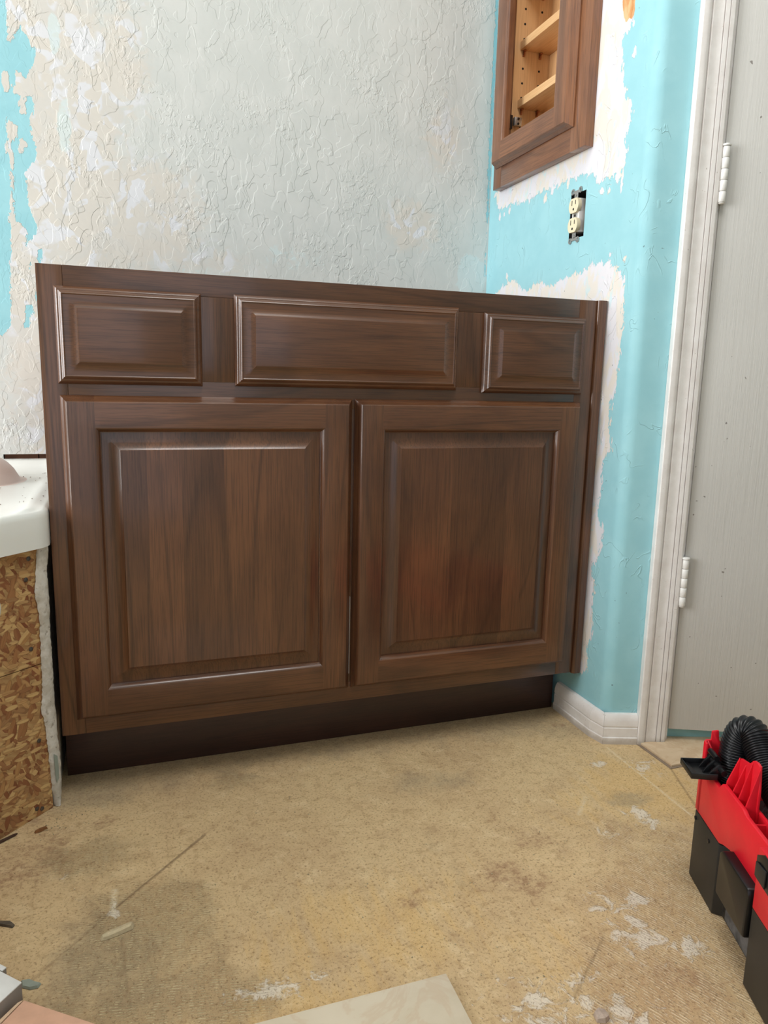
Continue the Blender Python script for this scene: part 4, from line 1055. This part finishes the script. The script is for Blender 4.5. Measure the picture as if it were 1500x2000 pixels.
for t in (0.026, 0.040, 0.054): lprism('latch_web', [vp(t, -0.014, zb + 0.002), vp(t, 0.010, zb + 0.006), vp(t + 0.001, 0.012, zb + 0.022), vp(t, 0.002, zb + 0.024), vp(t - 0.001, -0.006, zb + 0.014)], VU * 0.0028, M_BLACKG)
link('latch_pivot', tube_mesh('latch_pivot', [vp(0.018, 0.006, zb + 0.017), vp(0.068, 0.006, zb + 0.017)], 0.0042, 14), M_BLACKG, lt)
link('latch_pivot', tube_mesh('latch_pivot', [vp(0.020, 0.005, zb + 0.026), vp(0.044, 0.005, zb + 0.026)], 0.0040, 14), M_BLACKG, lt)
# closed latch sunk in the second red panel
lt2 = thing('latch', (0, 0, 0), parent=vac)
prism('latch_plate', [vp(0.2095, -0.0104, 0.148), vp(0.262, -0.0104, 0.146), vp(0.262, -0.0104, 0.184), vp(0.225, -0.0104, 0.186), vp(0.2095, -0.0104, 0.176)], VV * -0.0012, M_BLACKG, lt2, bev=0.0004)
prism('latch_step', [vp(0.2125, -0.0118, 0.152), vp(0.236, -0.0118, 0.150), vp(0.236, -0.0118, 0.172), vp(0.2125, -0.0118, 0.170)], VV * -0.0022, M_BLACK, lt2, bev=0.0006)

# ribbed hose stored in the tray
hose = thing('vacuum_hose', vp(0.03, 0.07, 0.12), 'black ribbed hose looped up out of the red and black vacuum', 'hose')
hp = [(0.034, 0.036, 0.153), (0.031, 0.036, 0.184), (0.0285, 0.036, 0.210), (0.0275, 0.039, 0.231), (0.031, 0.045, 0.245), (0.041, 0.052, 0.245), (0.058, 0.055, 0.231), (0.080, 0.056, 0.215), (0.114, 0.057, 0.198), (0.17, 0.060, 0.184), (0.26, 0.066, 0.172), (0.34, 0.08, 0.162), (0.41, 0.10, 0.160)]
ctrl = [vp(*p) for p in hp]
def catmull(P, n):
    out = []
    P = [P[0] * 2 - P[1]] + P + [P[-1] * 2 - P[-2]]
    for i in range(1, len(P) - 2):
        for k in range(n):
            t = k / n; a, b, c_, d_ = P[i - 1], P[i], P[i + 1], P[i + 2]
            out.append(0.5 * ((2 * b) + (c_ - a) * t + (2 * a - 5 * b + 4 * c_ - d_) * t * t + (3 * b - a - 3 * c_ + d_) * t ** 3))
    out.append(P[-2]); return out
raw = catmull(ctrl, 30)
L = [0.0]
for i in range(1, len(raw)): L.append(L[-1] + (raw[i] - raw[i - 1]).length)
pitch = 0.0037; npt = int(L[-1] / (pitch / 6)); q = np.linspace(0, L[-1], npt)
arr = np.array(raw); path = [Vector((np.interp(s, L, arr[:, 0]), np.interp(s, L, arr[:, 1]), np.interp(s, L, arr[:, 2]))) for s in q]
# smooth the resampled path
pa = np.array(path)
for _ in range(30): pa[1:-1] = (pa[:-2] + 2 * pa[1:-1] + pa[2:]) / 4
path = [Vector(p) for p in pa]
rads = [0.0200 + 0.0015 * math.cos(2 * math.pi * s / pitch) for s in q]
link('hose_tube', tube_mesh('hose_tube', path, rads, 36, True, 180), M_HOSE, hose)

# crumpled clear bag in the tray
bag = None
vs, fs = [], []; nb, mb = 34, 26; rng = np.random.RandomState(5)
ph = rng.uniform(0, 6.28, 12)
for i in range(nb):
    for j in range(mb):
        t = 0.075 + 0.26 * i / (nb - 1); w_ = 0.030 + 0.031 * j / (mb - 1)
        z = 0.150 + 0.012 * math.sin(28 * t + 160 * w_ + ph[0]) + 0.009 * math.sin(70 * t - 45 * w_ + ph[1]) + 0.006 * math.sin(120 * t + 130 * w_ + ph[2]) + 0.020 * math.sin(math.pi * j / (mb - 1)) - 0.012 * (i < 2) + 0.004 * rng.normal()
        if w_ > 0.0335: z = min(z, float(np.interp(t, [0.08, 0.114, 0.17, 0.26, 0.34], [0.214, 0.197, 0.183, 0.171, 0.161])) - 0.0245)
        vs.append(vp(t, w_, max(z, 0.126)))
for i in range(nb - 1):
    for j in range(mb - 1): fs.append((i * mb + j, (i + 1) * mb + j, (i + 1) * mb + j + 1, i * mb + j + 1))
tag(link('plastic_bag', pydata('plastic_bag', vs, fs, 180), M_BAG), 'crumpled clear plastic bag lying in the vacuum tray beside the hose', 'bag')

# ------------------------------------------------------------------ loose pieces on the floor
t1 = prism('loose_tile', [Vector((0.1600, -0.5500, 0.0012)), Vector((0.4625, -0.5510, 0.0012)), Vector((0.4590, -0.8560, 0.0012)), Vector((0.1560, -0.8550, 0.0012))], (0, 0, 0.0082), M_TILE, bev=0.0008)
tag(t1, 'loose square beige marbled tile lying flat on the bare subfloor', 'tile')


def chip(name, pts, h, mat, label, cat, group=None, tilt=0.0):
    vs = [Vector((x, y, 0.0006)) for x, y in pts]; n = len(vs); c = sum(vs, Vector()) / n
    top = [Vector((c.x + (v.x - c.x) * 0.86, c.y + (v.y - c.y) * 0.86, h * (0.75 + 0.5 * random.random()) + tilt * (v.x - c.x))) for v in vs]
    ctop = Vector((c.x, c.y, h * 1.1))
    V = vs + top + [ctop]; F = [tuple(range(n))[::-1]] + [(i, (i + 1) % n, n + (i + 1) % n, n + i) for i in range(n)] + [(n + i, n + (i + 1) % n, 2 * n) for i in range(n)]
    return tag(link(name, pydata(name, V, F), mat), label, cat, group)


M_CHIPW = plain('pale_chip', srgb(214, 196, 160), 0.85, noise_amt=0.12, nscale=90, bump=0.001)
chip('wood_chip', [(0.0641, -0.356), (0.069, -0.3505), (0.085, -0.3440), (0.105, -0.3375), (0.1062, -0.343), (0.1045, -0.3505), (0.090, -0.3555), (0.072, -0.3600), (0.066, -0.3600)], 0.0050, M_CHIPW, 'pale elongated plaster chip lying beside the long floor crack', 'chip')
chip('drywall_shard', [(-0.0225, -0.3985), (-0.0135, -0.3985), (-0.0065, -0.4055), (0.0010, -0.4100), (-0.0020, -0.4155), (-0.0110, -0.4155), (-0.0205, -0.4090)], 0.0030, M_GREEN, 'small grey green shard poking out from behind the pale board', 'chip')
chip('dark_chip', [(-0.075, -0.280), (-0.060, -0.2855), (-0.047, -0.2900), (-0.0415, -0.2965), (-0.044, -0.3015), (-0.056, -0.2945), (-0.074, -0.286)], 0.0040, plain('grey_brown_chip', srgb(96, 84, 70), 0.85, noise_amt=0.2, nscale=120), 'dark grey brown flake at the left edge of the floor', 'chip')
chip('wood_splinter', [(-0.095, -0.103), (-0.070, -0.0845), (-0.0640, -0.0835), (-0.068, -0.0895), (-0.094, -0.109)], 0.0035, plain('dark_splinter', srgb(70, 46, 32), 0.85), 'dark thin splinter lying at the foot of the strand board', 'chip')
chip('bark_chip', [(-0.0405, -0.088), (-0.034, -0.0830), (-0.0240, -0.0790), (-0.0215, -0.0830), (-0.030, -0.0885), (-0.038, -0.0915)], 0.0045, plain('rust_chip', srgb(142, 94, 52), 0.85, noise_amt=0.2, nscale=120), 'rust brown flake lying near the foot of the strand board', 'chip')
chip('plaster_lump', [(0.604, -0.650), (0.612, -0.6465), (0.620, -0.6500), (0.6195, -0.6600), (0.611, -0.6640), (0.602, -0.6600)], 0.0055, plain('greyish_lump', srgb(192, 172, 156), 0.9, noise_amt=0.15, nscale=120), 'rounded greyish plaster lump on the floor right of the beige tile', 'chip')

# pale boards stacked at the lower left, and the cardboard box before them
def tile_block(name, pts, z0, z1, label):
    r = thing(name, (pts[0][0], pts[0][1], z0), label, 'board', 'pale boards at the lower left')
    prism('board_body', [Vector((x, y, z0)) for x, y in pts], (0, 0, z1 - z0 - 0.002), M_WSIDE, r, bev=0.0006)
    prism('board_face', [Vector((x, y, z1 - 0.0018)) for x, y in pts], (0, 0, 0.0018), M_WTILE, r, bev=0.0004)
    return r


ta = Vector((-0.0135, -0.4471)); d1 = Vector((-0.0255, 0.0249)).normalized(); d2 = Vector((-0.0188, -0.0222)).normalized()
tile_block('pale_board', [tuple(ta), tuple(ta + d1 * 0.15), tuple(ta + d1 * 0.15 + d2 * 0.030), tuple(ta + d2 * 0.0300)], 0.0008, 0.040, 'pale grey board lying at the lower left, in front of its twin')
tb = Vector((-0.0329, -0.4184)) 
tile_block('pale_board', [tuple(tb), tuple(tb + d1 * 0.15), tuple(tb + d1 * 0.15 + d2 * 0.0060), tuple(tb + d2 * 0.0060)], 0.0008, 0.040, 'pale grey board mostly hidden at the left edge, behind its twin')

cb = thing('cardboard_box', (0.0, -0.55, 0), 'peach brown cardboard box with a folded flap at the lower left corner', 'box')
c0 = Vector((-0.0098, -0.4635)); c1 = Vector((0.0656, -0.5195)); e = (c1 - c0).normalized(); g = Vector((e.y, -e.x))
if g.y > 0: g = -g
P4 = [c0, c0 + e * 0.34, c0 + e * 0.34 + g * 0.30, c0 + g * 0.30 + e * -0.0]
g2 = Vector((-0.60, -0.80)).normalized()
P4 = [c0, c0 + e * 0.14, c0 + e * 0.14 + g2 * 0.22, c0 + g2 * 0.22]
prism('box_body', [Vector((p.x, p.y, 0.0008)) for p in P4], (0, 0, 0.0275), M_CARD, cb, bev=0.0008)
prism('box_lid', [Vector((p.x, p.y, 0.0285)) for p in P4], (0, 0, 0.0020), M_CARD, cb, bev=0.0006)
f0 = c0 - e * 0.0015
prism('box_flap', [Vector((f0.x, f0.y, 0.0285)), Vector((f0.x + g2.x * 0.22, f0.y + g2.y * 0.22, 0.0285)), Vector((f0.x + g2.x * 0.22 - 0.02, f0.y + g2.y * 0.22 + 0.012, 0.020)), Vector((f0.x - 0.0055, f0.y + 0.001, 0.026))], (0, 0, 0.0018), M_CARD2, cb, bev=0.0004)

# grit strewn on the floor: nobody could count it
bm = bmesh.new(); rng = random.Random(11)
spots = [(0.3, -0.3, 0.35, 0.25, 110), (0.98, 0.02, 0.03, 0.035, 40), (-0.01, -0.05, 0.03, 0.03, 60), (0.8, -0.5, 0.15, 0.15, 60), (0.6, -0.45, 0.2, 0.15, 60), (-0.05, -0.1, .04, .03, 20)]
for cx, cy, rx, ry, n in spots:
    for _ in range(n):
        x, y = rng.gauss(cx, rx), rng.gauss(cy, ry)
        if x > 1.0 - 0.02 or y > 0.07 or (x < 0.01 and y > x - 0.045) or y < -0.72 or (0.14 < x < 0.48 and y < -0.53) or x < -0.1 or (x < 0.1 and y < -0.38): continue
        if (Vector((x, y, 0)) - VA).dot(VV) > -0.015 and (Vector((x, y, 0)) - VA).dot(VU) > -0.01: continue
        s = rng.uniform(0.0005, 0.0011); a = rng.uniform(0, 3.14)
        add_box(bm, (-s, -s * 0.7, 0.0003), (s, s * 0.7, s * 1.3), 0, 1, Matrix.Translation((x, y, 0)) @ Matrix.Rotation(a, 4, 'Z'))
tag(link('floor_grit', bm_mesh('floor_grit', bm), plain('pale_grit', srgb(214, 196, 158), 0.9, noise_amt=0.25, nscale=30)), 'fine pale grit scattered over the bare subfloor', 'debris', kind='stuff')
